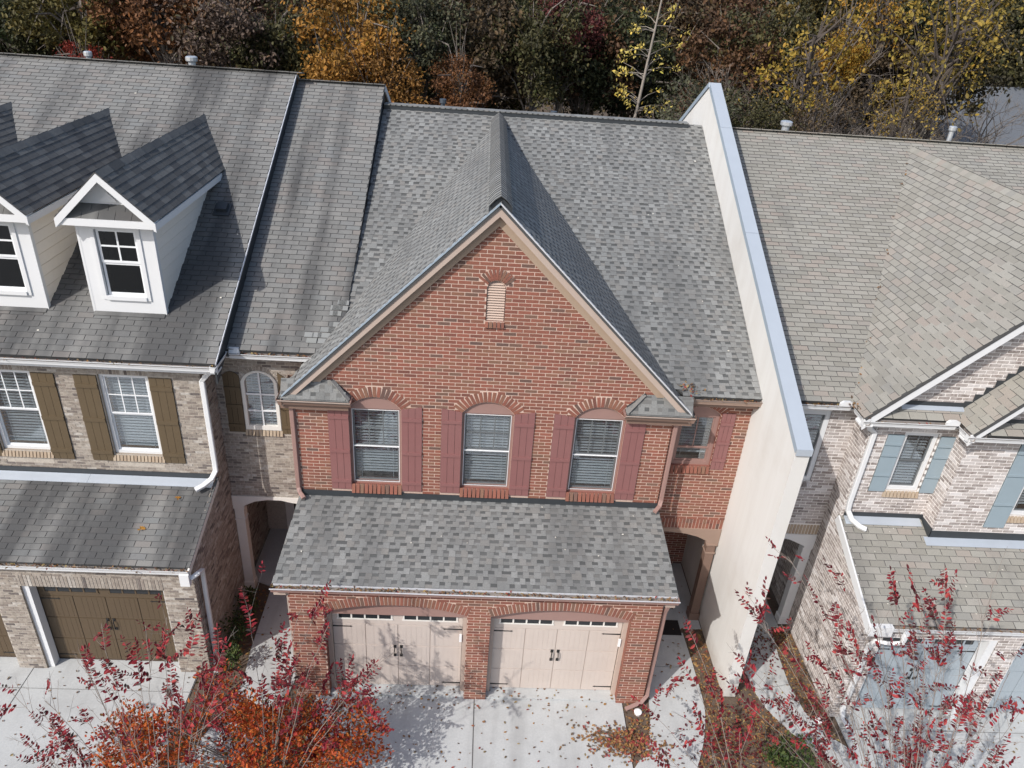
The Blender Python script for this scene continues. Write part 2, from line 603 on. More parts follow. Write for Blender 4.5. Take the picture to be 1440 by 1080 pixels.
def arch_pts(cx, zs, half, rise, n=16):
    """segmental arch from (cx-half, zs) over the top to (cx+half, zs)"""
    r = (half * half + rise * rise) / (2 * rise)
    cz = zs + rise - r
    a = math.asin(min(1, half / r))
    if rise > half:
        a = math.pi - a
    return [(cx + r * math.sin(t), cz + r * math.cos(t)) for t in np.linspace(-a, a, n)], r, cz, a


def arch_bricks(P, parent, y, cx, zs, half, rise, thick, mats, wid=.078, proud=.010, depth=.02):
    _, r, cz, a = arch_pts(cx, zs, half, rise)
    cnt = max(3, int(round(2 * a * (r + thick / 2) / wid)))
    for i in range(cnt):
        t = -a + (i + .5) * 2 * a / cnt
        rad = Vector((math.sin(t), 0, math.cos(t)))
        tan = Vector((math.cos(t), 0, -math.sin(t)))
        w_in = 2 * a * (r + .02) / cnt - .018
        w2 = max(w_in, 2 * a * (r + thick / 2) / cnt - .022)
        c = Vector((cx, y - proud + depth / 2, cz)) + rad * (r + thick / 2 + .004)
        P.add('brick', parent, c, tan * w2 / 2, rad * (thick / 2 - .004), Vector((0, -1, 0)) * depth / 2, mats)


def row_bricks(P, parent, x0, x1, y0, z0, z1, mats, wid=.078, slope=.0, depth=.12):
    """a rowlock / soldier row between x0 and x1, front at y0"""
    cnt = max(1, int(round((x1 - x0) / wid)))
    st = (x1 - x0) / cnt
    up = Vector((0, slope, 1)).normalized()
    nn = Vector((0, -1, slope)).normalized()
    for i in range(cnt):
        c = Vector((x0 + (i + .5) * st, y0, (z0 + z1) / 2)) - nn * depth / 2
        P.add('brick', parent, c, Vector((st / 2 - .0095, 0, 0)), up * (z1 - z0) / 2, nn * depth / 2, mats)


def wall_sheet(parent, name, O, e, n, outer, holes, mat, depth=.0, holedepth=.1):
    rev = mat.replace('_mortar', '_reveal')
    """mortar sheet with openings; reveals run back from the holes"""
    O, e, n = Vector(O), Vector(e), Vector(n)
    up = Vector((0, 0, 1))
    L = lambda poly: [O + e * a + up * b for a, b in poly]
    mb = MB()
    mb.sheet([L(outer)] + [L(h) for h in holes])
    for poly, dd in ([(outer, depth)] if depth else []) + [(h, holedepth) for h in holes]:
        q = L(poly)
        k = len(q)
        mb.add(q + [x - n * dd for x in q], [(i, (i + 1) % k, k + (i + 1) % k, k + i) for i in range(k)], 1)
    return part(name, mb, [mat, rev], parent)


def shingles(P, parent, O, e, s, poly, mats, kind='3tab', expo=.135, tab=.315, th=.012, gap=.012, mats_dark=None, solo_ok=True, seam=.003):
    """O + a*e + b*s, s up the slope; poly in (a, b)"""
    O, e, s = Vector(O), Vector(e).normalized(), Vector(s).normalized()
    n = e.cross(s).normalized()
    if n.z < 0:
        n = -n
    b0 = min(y for _, y in poly)
    b1 = max(y for _, y in poly)
    k = 0
    b = b0
    tilt = th / (expo * 1.35)
    while b < b1 - .02:
        hi = min(b + expo, b1)
        iv = inside(poly, [], b + min(expo * .5, (b1 - b) * .5))
        for a0, a1 in iv:
            if kind == '3tab':
                off = (k % 2) * tab / 2 + random.uniform(-.012, .012) + .3
                i = math.floor((a0 - off) / tab)
                while off + i * tab < a1:
                    x0, x1 = max(off + i * tab + gap / 2, a0), min(off + (i + 1) * tab - gap / 2, a1)
                    i += 1
                    if x1 - x0 < .03:
                        continue
                    dl = random.uniform(-.004, .004)
                    c = O + e * ((x0 + x1) / 2) + s * ((b + hi) / 2 + .012 + dl) + n * (th * .5)
                    sv = (s - n * tilt).normalized()
                    P.add('shingle', parent, c, e * (x1 - x0) / 2, sv * ((hi - b) / 2 + .014), n * th / 2, mats, solo_ok)
                    if k:
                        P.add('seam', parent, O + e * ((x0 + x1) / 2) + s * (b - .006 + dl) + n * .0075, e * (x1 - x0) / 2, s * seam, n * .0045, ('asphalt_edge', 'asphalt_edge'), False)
            else:
                x = a0 - random.uniform(0, .15)
                sv = (s - n * tilt).normalized()
                up = True
                while x < a1:
                    wd = random.uniform(.09, .15) if up else random.uniform(.09, .14)
                    if random.random() < .10:
                        wd *= 1.6
                    x0, x1 = max(x, a0), min(x + wd, a1)
                    x += wd
                    if x1 - x0 > .02:
                        t2 = th * (1.0 if up else .42)
                        c = O + e * ((x0 + x1) / 2) + s * ((b + hi) / 2 + .012) + n * (t2 * .5)
                        P.add('shingle', parent, c, e * (x1 - x0) / 2, sv * ((hi - b) / 2 + .014), n * t2 / 2, mats, solo_ok)
                        if not up:
                            hgt = (hi - b) * random.uniform(.42, .58)
                            c2 = O + e * ((x0 + x1) / 2) + s * (hi - hgt / 2 + .002) + n * (t2 * .5 + .0015)
                            P.add('dark_granule_tab', parent, c2, e * ((x1 - x0) / 2 + .002), sv * hgt / 2, n * t2 / 2, mats_dark, False)  # printed band of darker granules on the shingle's lower layer
                    up = not up
        b += expo
        k += 1


def roof_plane(P, root, name, O, e, s, poly, mats, thick=.06, **kw):
    O_, e_, s_ = Vector(O), Vector(e).normalized(), Vector(s).normalized()
    n = e_.cross(s_).normalized()
    if n.z < 0:
        n = -n
    mb = MB().prism([O_ + e_ * a + s_ * b - n * .002 for a, b in poly], -n * thick)
    pt = part(name, mb, 'deck', root)
    shingles(P, pt, O, e, s, poly, mats, **kw)
    return pt


def ridge_caps(parent, p, q, wid, drop, mat, step=.14, side=(1, 0, 0)):
    """overlapping bent cap shingles from p to q"""
    p, q, side = Vector(p), Vector(q), Vector(side).normalized()
    L = (q - p).length
    d = (q - p).normalized()
    up = Vector((0, 0, 1))
    cnt = int(L / step)
    prof = [(-wid, -drop), (-wid * .5, -drop * .38), (0, 0), (wid * .5, -drop * .38), (wid, -drop)]
    me_cache = None
    for i in range(cnt):
        mb = MB()
        a, b = p + d * (i * L / cnt), p + d * ((i + 1.25) * L / cnt)
        lift = .018
        lo, hi = [], []
        for x, z in prof:
            lo.append(a + side * x + up * (z + .006 + lift))
            hi.append(b + side * x + up * (z + .006))
        lo2 = [v - up * .016 for v in lo]
        vs = lo + hi + lo2
        fs = [(j, j + 1, 5 + j + 1, 5 + j) for j in range(4)] + [(10 + j, 10 + j + 1, j + 1, j) for j in range(4)]
        mb.add(vs, fs, [0] * 4 + [1] * 4, random.random() * .9 + .01)
        part('ridge_cap', mb, [mat, 'asphalt_edge'], parent)


def gutter(root, p, q, out, mats=('white_trim', 'gutter_in'), wd=.125, ht=.12, name='gutter', litter=0, ends=True):
    """K-style gutter, lip top edge from p to q; 'out' points away from the wall"""
    p, q, o = Vector(p), Vector(q), Vector(out)
    up = Vector((0, 0, 1))
    prof = [(0, 0), (-.004, -.016), (-.024, -.028), (-.030, -.06), (-.040, -.082), (-.046, -ht), (-wd, -ht), (-wd, .01)]
    inn = [(-wd + .006, .01), (-wd + .006, -ht + .03), (-.052, -ht + .03), (-.036, -.06), (-.012, -.02), (-.012, 0)]
    mb = MB()
    k = len(prof) + len(inn)
    ring = [o * a + up * b for a, b in prof + inn]
    vs = [p + r for r in ring] + [q + r for r in ring]
    fs = [(i, (i + 1) % k, k + (i + 1) % k, k + i) for i in range(k)]
    mi = [1 if len(prof) <= i < k - 2 else 0 for i in range(k)]
    mb.add(vs, fs, mi)
    if ends:
        for base in (p, q):
            mb.add([base + o * a + up * b for a, b in prof], [tuple(range(len(prof)))], 0)
    g = part(name, mb, list(mats), root)
    if litter:
        d = q - p
        lv = MB()
        for i in range(litter):
            t = random.random()
            c = p + d * t + o * random.uniform(-wd + .02, -.02) + up * random.uniform(-.03, .008)
            leaf(lv, c, Vector((random.uniform(-1, 1), random.uniform(-1, 1), random.uniform(-.3, .5))), Vector((random.uniform(-.5, .5), random.uniform(-.5, .5), 1)), random.uniform(.03, .07), .6)
        lo = part('leaf_litter', lv, 'fallen', g, 'stuff')
        lo.location = (0, 0, 0)
    return g


def leaf(mb, c, d, n, ln, wr=.5, rn=None):
    """one folded leaf, 2 triangles"""
    d = Vector(d)
    if d.length < 1e-6:
        d = Vector((1, 0, 0))
    d.normalize()
    s = d.cross(Vector(n))
    if s.length < 1e-5:
        s = d.cross(Vector((.3, .9, .2)))
    s.normalize()
    nn = s.cross(d)
    c = Vector(c)
    wv = s * ln * wr / 2
    cu = nn * ln * .07
    mb.add([c, c + d * ln * .28 + wv * .85 + cu, c + d * ln * .68 + wv * .8 + cu * .6, c + d * ln - cu * .8, c + d * ln * .68 - wv * .8 + cu * .6, c + d * ln * .28 - wv * .85 + cu], [(0, 1, 2, 3), (0, 3, 4, 5)], 0, random.random() * .98 + .01 if rn is None else rn)


def downspout(root, pts, side, mat='white_trim', a=.085, b=.065, straps=()):
    o = part('downspout', MB().rtube(pts, a, b, side), mat, root)
    return o


# ------------------------------------------------------------------ windows, shutters, doors
def blinds(parent, x0, x1, y, z0, z1, mat='blind', step=.068, tilt=.30):
    mb = MB()
    tilt = random.uniform(.18, .42)
    z = z0 + random.choice((.02, .06, .12, .16))
    while z < z1:
        mb.obox(((x0 + x1) / 2, y, z), ((x1 - x0) / 2, 0, 0), (0, .027 * math.cos(tilt), +.027 * math.sin(tilt)), (0, -.0014 * math.sin(tilt), .0014 * math.cos(tilt)))
        z += step
    for xx in (x0 + .12, x1 - .12):
        mb.box(xx - .004, xx + .004, y - .024, y - .022, z0, z1)
    o = part('blind', mb, mat, parent)
    o.location = (0, 0, 0)
    b = part('room_dark_panel', MB().box(x0 - .03, x1 + .03, y + .12, y + .13, z0 - .03, z1 + .03), 'room_dark', parent)  # added near-black panel; stands for the unlit room and stops light leaking
    b.location = (0, 0, 0)


def sub(name, mb, mats, parent, kind=None):
    o = part(name, mb, mats, parent, kind)
    o.location = (0, 0, 0)
    return o


def window(root, x0, x1, y, z0, z1, frame_mat, sash_mat, cols=3, rows=2, fr=.05, rail=True, glass='glass', blind=True, split=.5, sill=None, edge=None, low_cols=0):
    """double-hung window: frame, two sashes, panes, muntins, blind.  y is the face of the frame"""
    mb = MB()
    mb.box(x0, x0 + fr, y, y + .10, z0, z1).box(x1 - fr, x1, y, y + .10, z0, z1)
    mb.box(x0 + fr, x1 - fr, y + .001, y + .10, z1 - fr, z1).box(x0 + fr, x1 - fr, y + .001, y + .10, z0, z0 + fr)
    fobj = part('window', mb, frame_mat, root)
    a0, a1, b0, b1 = x0 + fr, x1 - fr, z0 + fr, z1 - fr
    zm = b0 + (b1 - b0) * split
    st = .032
    for k, (lo, hi, yy) in enumerate(((b0, zm, y + .045), (zm, b1, y + .025))):
        s = MB()
        s.box(a0 + .001, a0 + st, yy, yy + .03, lo, hi).box(a1 - st, a1 - .001, yy, yy + .03, lo, hi)
        s.box(a0 + st, a1 - st, yy + .001, yy + .03, lo, lo + st).box(a0 + st, a1 - st, yy + .001, yy + .03, hi - st, hi)
        so = sub('sash', s, sash_mat, fobj)
        sub('pane', MB().box(a0 + st, a1 - st, yy + .012, yy + .016, lo + st, hi - st), glass, fobj)
        cc, rr = (cols, rows) if k == 1 else (low_cols, 1)
        if cc:
            mt = MB()
            for i in range(1, cc):
                xx = a0 + st + (a1 - a0 - 2 * st) * i / cc
                mt.box(xx - .011, xx + .011, yy + .004, yy + .011, lo + st, hi - st)
            for i in range(1, rr):
                zz = lo + st + (hi - lo - 2 * st) * i / rr
                mt.box(a0 + st, a1 - st, yy + .0055, yy + .0105, zz - .011, zz + .011)
            if mt.v:
                sub('muntin', mt, sash_mat, fobj)
    if edge:
        e = MB()
        t = .012
        e.box(a0 - t, a0, y - .006, y + .02, b0 - t, b1 + t).box(a1, a1 + t, y - .006, y + .02, b0 - t, b1 + t)
        e.box(a0, a1, y - .006, y + .02, b1, b1 + t).box(a0, a1, y - .006, y + .02, b0 - t, b0)
        e.box(a0, a1, y - .004, y + .022, zm - .009, zm + .009)
        sub('window_bead', e, edge, fobj)
    if blind:
        blinds(fobj, a0 + .01, a1 - .01, y + .13, b0 + .02, b1)
    else:
        sub('room_dark_panel', MB().box(a0 - .03, a1 + .03, y + .45, y + .46, b0 - .03, b1 + .03), 'room_dark', fobj)  # added dark panel in place of the unlit room
    return fobj


def shutter(root, x0, x1, y, z0, top, mat, dark, battens, nplank=3, label=None, bh=.07):
    """board-and-batten shutter; top is a function x -> z"""
    g = .006
    zt = lambda x: top(x)
    pts = [(x0, z0), (x1, z0)] + [(x, zt(x) - .004) for x in np.linspace(x1, x0, 6)]
    mb = MB().prism([(a, y, b) for a, b in pts], (0, .012, 0))
    sh = part('shutter', mb, dark, root, label=label)
    wd = (x1 - x0) / nplank
    for i in range(nplank):
        a, b = x0 + i * wd + g / 2, x0 + (i + 1) * wd - g / 2
        pl = MB().prism([(a, y - .014, z0), (b, y - .014, z0), (b, y - .014, zt(b)), ((a + b) / 2, y - .014, zt((a + b) / 2)), (a, y - .014, zt(a))], (0, .015, 0))
        sub('plank', pl, mat, sh)
    for z in battens:
        mb = MB().obox(((x0 + x1) / 2, y - .024, z), ((x1 - x0) / 2 - .004, 0, 0), (0, 0, bh / 2), (0, -.0105, 0))
        sub('batten', mb, mat, sh)
    return sh


def garage_door(root, x0, x1, y, z0, z1, mat, groove, top_h=.42, handles=True, n=4, rows=3, wz=None, frame_light='cream_trim'):
    """carriage-style sectional door: panels with beads, a row of small panes, strap hinges, pull handles"""
    d = part('garage_door', MB().box(x0, x1, y + .012, y + .05, z0, z1), groove, root)
    W = (x1 - x0) / n
    ph = (z1 - top_h - z0) / rows
    for r in range(rows):
        for c in range(n):
            a0, a1 = x0 + c * W + .008, x0 + (c + 1) * W - .008
            b0, b1 = z0 + r * ph + .007, z0 + (r + 1) * ph - .007
            mb = MB()
            mb.box(a0, a1, y + .002, y + .014, b0, b1)
            k = 5
            for i in range(k):
                u0 = a0 + .06 + (a1 - a0 - .12) * i / k
                u1 = a0 + .06 + (a1 - a0 - .12) * (i + 1) / k
                mb.box(u0 + .004, u1 - .004, y - .001, y + .002, b0 + .015, b1 - .015)
            sub('panel', mb, mat, d)
    zt = z1 - top_h
    mb = MB().box(x0 + .004, x1 - .004, y + .002, y + .014, zt + .004, z1)
    sub('top_rail', mb, mat, d)
    half = (x1 - x0) / 2
    wz0, wz1 = wz
    for h in range(2):
        bx0 = x0 + .12 + h * half * 1.0
        bx1 = bx0 + half - .24
        pw = (bx1 - bx0) / 4
        fr = MB()
        fr.box(bx0 - .03, bx1 + .03, y - .012, y + .001, wz1, wz1 + .03).box(bx0 - .03, bx1 + .03, y - .012, y + .001, wz0 - .03, wz0)
        for i in range(5):
            xx = bx0 + i * pw
            fr.box(xx - .016, xx + .016, y - .0115, y + .0005, wz0, wz1)
        sub('pane_frame', fr, frame_light, d)
        for i in range(4):
            sub('pane', MB().box(bx0 + i * pw + .016, bx0 + (i + 1) * pw - .016, y - .003, y - .0005, wz0, wz1), 'glass_black', d)
    for zz in (zt - .08, z0 + .12):
        for sx, xx in ((1, x0), (-1, x1)):
            mb = MB()
            tip = xx + sx * .40
            pts = [(xx + sx * .01, zz - .016), (tip - sx * .05, zz - .010), (tip - sx * .045, zz - .02), (tip, zz), (tip - sx * .045, zz + .02), (tip - sx * .05, zz + .010), (xx + sx * .01, zz + .016)]
            mb.prism([(a, y - .008, b) for a, b in pts], (0, .007, 0))
            sub('strap_hinge', mb, 'black_metal', d)
    if handles:
        cx = (x0 + x1) / 2
        zz = z0 + ph * 1.75
        for sx in (-1, 1):
            hx = cx + sx * .065
            mb = MB().tube([(hx, y - .004, zz + .12), (hx, y - .05, zz + .10), (hx + sx * .008, y - .055, zz), (hx, y - .05, zz - .10), (hx, y - .004, zz - .12)], .011, 6)
            for e in (.125, -.125):
                mb.obox((hx, y - .006, zz + e), (.028, 0, 0), (0, 0, .038), (0, -.006, 0))
            sub('handle', mb, 'black_metal', d)
    return d


M['glass_black'] = plain('glass_black', (.02, .022, .025), .08, 4, .1, bumpst=0)

UP = Vector((0, 0, 1))
X1 = Vector((1, 0, 0))
Y1 = Vector((0, 1, 0))
NF = Vector((0, -1, 0))


def rect(x0, x1, z0, z1):
    return [(x0, z0), (x1, z0), (x1, z1), (x0, z1)]


def arch_hole(cx, half, z0, zs, rise, n=14):
    a, *_ = arch_pts(cx, zs, half, rise, n)
    return [(cx - half, z0)] + a + [(cx + half, z0)]


# ================================================================== RED BRICK TOWNHOUSE (centre)
def build_red():
    P = Pieces()
    T = thing('red_townhouse', 'red brick townhouse with one steep front gable and two pale garage doors', 'townhouse', (0, 5, 0))
    RB = ('red_brick', 'red_brick')
    # --- garage front, y = 0
    dh = 1.397
    dcx = (-.23 - dh, .23 + dh)
    zs, rise, th = 2.43, .23, .225
    outer = rect(-3.68, 3.59, 0, 3.06)
    holes = [arch_hole(c, dh, 0, zs, rise) for c in dcx]
    bh = []
    for c in dcx:
        ar, r, cz, a = arch_pts(c, zs, dh, rise, 20)
        ro = r + th
        o = [(c + ro * math.sin(t), cz + ro * math.cos(t)) for t in np.linspace(-a, a, 20)]
        bh.append([(c - dh, 0), (c - dh, zs)] + o + [(c + dh, zs), (c + dh, 0)])
    gw = wall_sheet(T, 'garage_wall', (0, 0, 0), X1, NF, outer, [], 'red_mortar') if False else None
    # openings reach the ground: outline runs round them
    ol = [(-3.68, 0)]
    for c in dcx:
        ol += arch_hole(c, dh, 0, zs, rise, 20)
    ol += [(3.59, 0), (3.59, 3.06), (-3.68, 3.06)]
    gw = wall_sheet(T, 'garage_wall', (0, 0, 0), X1, NF, ol, [], 'red_mortar', depth=.28)
    brick_wall(P, gw, (0, 0, 0), X1, NF, outer, bh, RB, shift=-.23 + .005, jitter=.2)
    for c in dcx:
        arch_bricks(P, gw, 0, c, zs, dh, rise, th, RB, wid=.077)
    # brick lining of the openings (side faces)
    for x, s in ((-.23, -1), (3.024, -1), (-3.024, 1), (.23, 1)):
        brick_wall(P, gw, (x, .01, 0), Y1, (s, 0, 0), rect(0, .20, 0, zs), [], RB, pitch=.20, jitter=.2, solo_ok=False, proud=.003)
    # soldier band low on the piers
    # side walls
    sw = wall_sheet(T, 'side_wall', (3.593, 0, 0), Y1, X1, rect(0, 4.4, 0, 3.2), [], 'red_mortar')
    brick_wall(P, sw, (3.59, 0, 0), Y1, X1, rect(0, 4.4, 0, 3.2), [], RB, solo_ok=False)
    sw2 = wall_sheet(T, 'side_wall', (-3.683, 0, 0), Y1, -X1, rect(0, 5, 0, 3.2), [], 'red_mortar')
    brick_wall(P, sw2, (-3.68, 0, 0), Y1, -X1, rect(0, 5, 0, 3.2), [], RB, solo_ok=False)
    for c, inx in zip(dcx, (0, 1)):
        # infill board under the arch
        a, *_ = arch_pts(c, zs, dh, rise, 16)
        pts = [(c - dh, 2.235)] + [(c - dh, zs)] + a[1:-1] + [(c + dh, zs), (c + dh, 2.235)]
        part('arch_infill', MB().prism([(x, .15, z) for x, z in pts], (0, .05, 0)), 'mauve_light', T)
        for x0, x1 in ((c - dh, c - dh + .085), (c + dh - .085, c + dh)):
            part('door_trim', MB().box(x0, x1, .17, .27, 0.02, 2.24), 'tan_trim', T)
        garage_door(T, c - dh + .085, c + dh - .085, .28, .045, 2.26, 'door_tan', 'door_groove', top_h=.42, wz=(1.995, 2.115))
        part('threshold', MB().box(c - dh, c + dh, .03, .30, 0.006, .04), 'concrete', T)
        lx = c + dh - .12
        mb = MB().box(lx - .025, lx + .025, .14, .17, 1.55, 1.75)
        part('door_sensor_cover', mb, 'cap_white', T)
    # --- garage roof
    p0, p1 = Vector((0, -.09, 3.222)), Vector((0, 2.0, 3.73))
    s = (p1 - p0).normalized()
    L = (p1 - p0).length
    gr = roof_plane(P, T, 'garage_roof', (0, p0.y, p0.z), X1, s, [(-3.93, 0), (3.81, 0), (3.72, L), (-3.83, L)], ('shingle_lam', 'asphalt_edge'), kind='lam', expo=.143, mats_dark=('shingle_dark', 'shingle_dark'), th=.011)
    gutter(T, (-3.94, -.22, 3.20), (3.82, -.22, 3.20), NF, ('mauve_light', 'gutter_in'), wd=.14, litter=420)
    part('gutter_lip', MB().box(-3.945, 3.825, -.226, -.212, 3.188, 3.206), 'drip', T)
    part('drip_edge', MB().box(-3.9, 3.79, -.105, -.088, 3.185, 3.222), 'drip', T)
    part('fascia_board', MB().box(-3.90, 3.79, -.07, -.03, 3.0, 3.19), 'brown_trim', T)
    part('soffit', MB().box(-3.90, 3.79, -.03, .0, 3.0, 3.03), 'brown_trim', T)
    for x0, x1 in ((-3.93, -3.70), (3.61, 3.80)):
        part('eave_return', MB().box(x0, x1, -.06, .30, 2.90, 3.16), 'tan_trim', T)
    for x, xs_ in ((-3.88, 1), (3.765, -1)):
        part('rake_board', MB().beam((x, -.05, 3.14), (x + xs_ * .09, 2.0, 3.64), .03, .14), 'tan_trim', T)
    # --- second floor front, y = 2.0
    yF = 2.0
    wins = (-2.23, 0.0, 2.23)
    wh = .51
    zs2, ri2, th2, zb = 5.87, .27, .23, 4.03
    slope_top = [(-3.78, 3.6), (3.68, 3.6), (3.68, 6.30), (3.60, 6.30), (0.0, 9.92), (-3.66, 6.30), (-3.78, 6.30)]
    vent_c, vh = .015, .175
    vz0, vzs, vri = 7.88, 8.50, .175
    holes = [arch_hole(c, wh, zb, zs2, ri2) for c in wins] + [arch_hole(vent_c, vh, vz0, vzs, vri * .98)]
    bh = []
    for c in wins:
        _, r, cz, a = arch_pts(c, zs2, wh, ri2)
        a2 = a * 1.0
        o = [(c + (r + th2) * math.sin(t), cz + (r + th2) * math.cos(t)) for t in np.linspace(-a2, a2, 16)]
        bh.append([(c - wh - .42, 3.5), (c - wh - .42, 5.88), (c - wh, zs2)] + o + [(c + wh, zs2), (c + wh + .42, 5.88), (c + wh + .42, 3.5)])
    _, r, cz, a = arch_pts(vent_c, vzs, vh, vri * .98)
    bh.append([(vent_c - vh, vz0 - .11), (vent_c - vh, vzs + .07)] + [(vent_c + .40 * math.sin(t), vzs + .40 * math.cos(t)) for t in np.linspace(-1.0, 1.0, 12)] + [(vent_c + vh, vzs + .07), (vent_c + vh, vz0 - .11)])
    uw = wall_sheet(T, 'gable_wall', (0, yF, 0), X1, NF, slope_top, holes, 'red_mortar', holedepth=.14)
    brick_wall(P, uw, (0, yF, 0), X1, NF, slope_top, bh, RB, shift=.06, jitter=.2)
    for c in wins:
        arch_bricks(P, uw, yF, c, zs2, wh, ri2, th2, RB, wid=.085)
        row_bricks(P, uw, c - wh - .01, c + wh + .01, yF - .045, 3.85, 4.05, RB, wid=.085, slope=.35)
    # vent arch
    cnt = 11
    for i in range(cnt):
        t = -1.02 + (i + .5) * 2.04 / cnt
        rad = Vector((math.sin(t), 0, math.cos(t)))
        tan = Vector((math.cos(t), 0, -math.sin(t)))
        P.add('brick', uw, Vector((vent_c, yF - .003, vzs)) + rad * (.185 + .105), tan * .022, rad * .105, NF * .012, RB)
    row_bricks(P, uw, vent_c - vh - .01, vent_c + vh + .01, yF - .03, vz0 - .12, vz0 - .01, RB, wid=.075, slope=.3)
    # round-topped louvre vent
    a, *_ = arch_pts(vent_c, vzs, vh, vri * .98, 14)
    v = part('gable_vent', MB().prism([(x, yF + .07, z) for x, z in [(vent_c - vh, vz0)] + a + [(vent_c + vh, vz0)]], (0, .03, 0)), 'vent_tan', T)
    z = vz0 + .03
    while z < vzs + .15:
        hw = vh - .015 if z < vzs else math.sqrt(max(0, vh ** 2 - (z - vzs) ** 2)) - .012
        if hw > .03:
            sub('louvre', MB().obox((vent_c, yF + .045, z), (hw, 0, 0), (0, .028, .022), (0, -.003, .004)), 'vent_tan', v)
        z += .05
    # windows
    for c in wins:
        a, *_ = arch_pts(c, zs2, wh, ri2, 14)
        part('arch_infill', MB().prism([(x, yF + .045, z) for x, z in [(c - wh, zs2 - .02)] + a + [(c + wh, zs2 - .02)]], (0, .05, 0)), 'mauve_light', T)
        window(T, c - wh, c + wh, yF + .07, zb, zs2 - .01, 'mauve_light', 'sash_grey', cols=3, rows=2, fr=.055, edge='sash_white', split=.5)
        _, r, cz, a_ = arch_pts(c, zs2, wh, ri2)

        def top(x, c=c, r=r, cz=cz):
            d = abs(x - c) - wh
            return 5.89 + .07 * max(0, d) / .42
        for sgn in (-1, 1):
            x0, x1 = (c - wh - .415, c - wh - .005) if sgn < 0 else (c + wh + .005, c + wh + .415)
            shutter(T, x0, x1, yF - .012, 3.90 + .01, top, 'mauve', 'mauve_dark', (4.12, 4.86, 5.66))
    part('flashing', MB().beam((-3.80, yF - .035, 3.79), (3.70, yF - .035, 3.785), .02, .145), 'flash_dark', T)
    # left side wall of the front block and corner boards, recess return on the right
    for x, nx in ((-3.78, -1), (3.68, 1)):
        q = wall_sheet(T, 'side_wall', (x, yF, 0), Y1, (nx, 0, 0), rect(0, 1.6, 3.3, 6.4), [], 'red_mortar')
        brick_wall(P, q, (x, yF, 0), Y1, (nx, 0, 0), rect(0, 1.6, 3.3, 6.4), [], RB, solo_ok=False)
    # --- gable roof
    ax, az = 0.0, 10.13
    xe, ze = 4.08, 6.07
    sl = (az - ze) / xe
    Ls = math.hypot(xe, az - ze)
    yb = 10.0
    y0 = 1.81
    for sg, nm in ((-1, 'gable_roof'), (1, 'gable_roof')):
        sdir = Vector((-sg * xe, 0, az - ze)).normalized()
        # a runs along y, b up the slope; back edge follows the valley with the main roof
        # main roof z = 6.42 + (y-2.05)*.478 ; gable z at b: ze + b*sin
        sn = (az - ze) / Ls
        poly = [(y0, 0), (y0, Ls)]
        for b in (Ls, Ls * .75, Ls * .5, Ls * .25, 0):
            zz = ze + b * sn
            yv = 2.05 + (zz - 6.42) / .478
            poly.append((max(y0 + .5, yv + .12), b))
        roof_plane(P, T, nm, (sg * xe, 0, ze), Y1, sdir, poly, ('shingle_lam', 'asphalt_edge'), kind='lam', expo=.143, mats_dark=('shingle_dark', 'shingle_dark'), th=.010)
    rc = part('gable_ridge_vent', MB().prism([(-.20, 1.85, az - .19), (0, 1.85, az + .01), (.20, 1.85, az - .19), (.20, 1.85, az - .085), (0, 1.85, az + .105), (-.20, 1.85, az - .085)], (0, 7.95, 0)), 'flash_dark', T)
    ridge_caps(rc, (0, 1.80, az + .11), (0, 9.85, az + .11), .20, .185, 'shingle_lam', .145)
    # rake boards, drip edge, soffit, frieze
    for sg in (-1, 1):
        top = Vector((0, 1.83, az - .02))
        low = Vector((sg * 3.97, 1.83, az - .02 - 3.97 * sl))
        mb = MB()
        h = .215
        mb.prism([top, low, low - UP * h, top - UP * h], (0, .035, 0))
        part('rake_board', mb, 'tan_trim', T)
        mb = MB()
        mb.prism([top + UP * .035 - Y1 * .03, low + UP * .035 - Y1 * .03, low + UP * .0 - Y1 * .03, top + UP * .0 - Y1 * .03], (0, .06, 0))
        part('drip_edge', mb, 'drip' if sg > 0 else 'coping_edge', T)
        mb = MB()
        mb.prism([top - UP * (h - .05) + Y1 * .035, low - UP * (h - .05) + Y1 * .035, low - UP * (h - .02) + Y1 * .035, top - UP * (h - .02) + Y1 * .035], (0, .14, 0))
        part('soffit', mb, 'soffit', T)
        mb = MB()
        t2 = Vector((0, yF - .045, az - .14))
        l2 = Vector((sg * 3.4, yF - .045, az - .14 - 3.4 * sl))
        mb.prism([t2, l2, l2 - UP * .30, t2 - UP * .30], (0, .03, 0))
        mb.prism([t2 - Y1 * .04, l2 - Y1 * .04, l2 - Y1 * .04 - UP * .12, t2 - Y1 * .04 - UP * .12], (0, .04, 0))
        part('frieze_board', mb, 'soffit', T)
        # boxed return with a small hip roof and its gutter
        xi, xo = sg * 2.66, sg * 4.04
        zr = 6.13
        part('cornice_return', MB().box(min(xi + sg * .06, xo - sg * .02), max(xi + sg * .06, xo - sg * .02), 1.85, 2.0, zr - .24, zr - .03), 'brown_trim', T)
        hip = [Vector((xi + sg * .03, 1.80, zr + .01)), Vector((xo - sg * .05, 1.80, zr + .01)), Vector((xo - sg * .05, 1.97, zr + .33)), Vector((xi + sg * .36, 1.97, zr + .33)), Vector((xi + sg * .03, 1.97, zr + .02))]
        e1 = X1
        mb = MB()
        mb.add(hip, [(0, 1, 2, 3), (0, 3, 4)])
        mb.add([h_ - UP * .03 for h_ in hip], [(0, 1, 2, 3), (0, 3, 4)])
        rr = part('return_roof', mb, 'shingle_lam', T)
        sv = (Vector((0, .17, .32))).normalized()
        a0, a1 = (xi + sg * .03, xo - sg * .05)
        lo_, hi_ = min(a0, a1), max(a0, a1)
        hl = math.hypot(.17, .32)
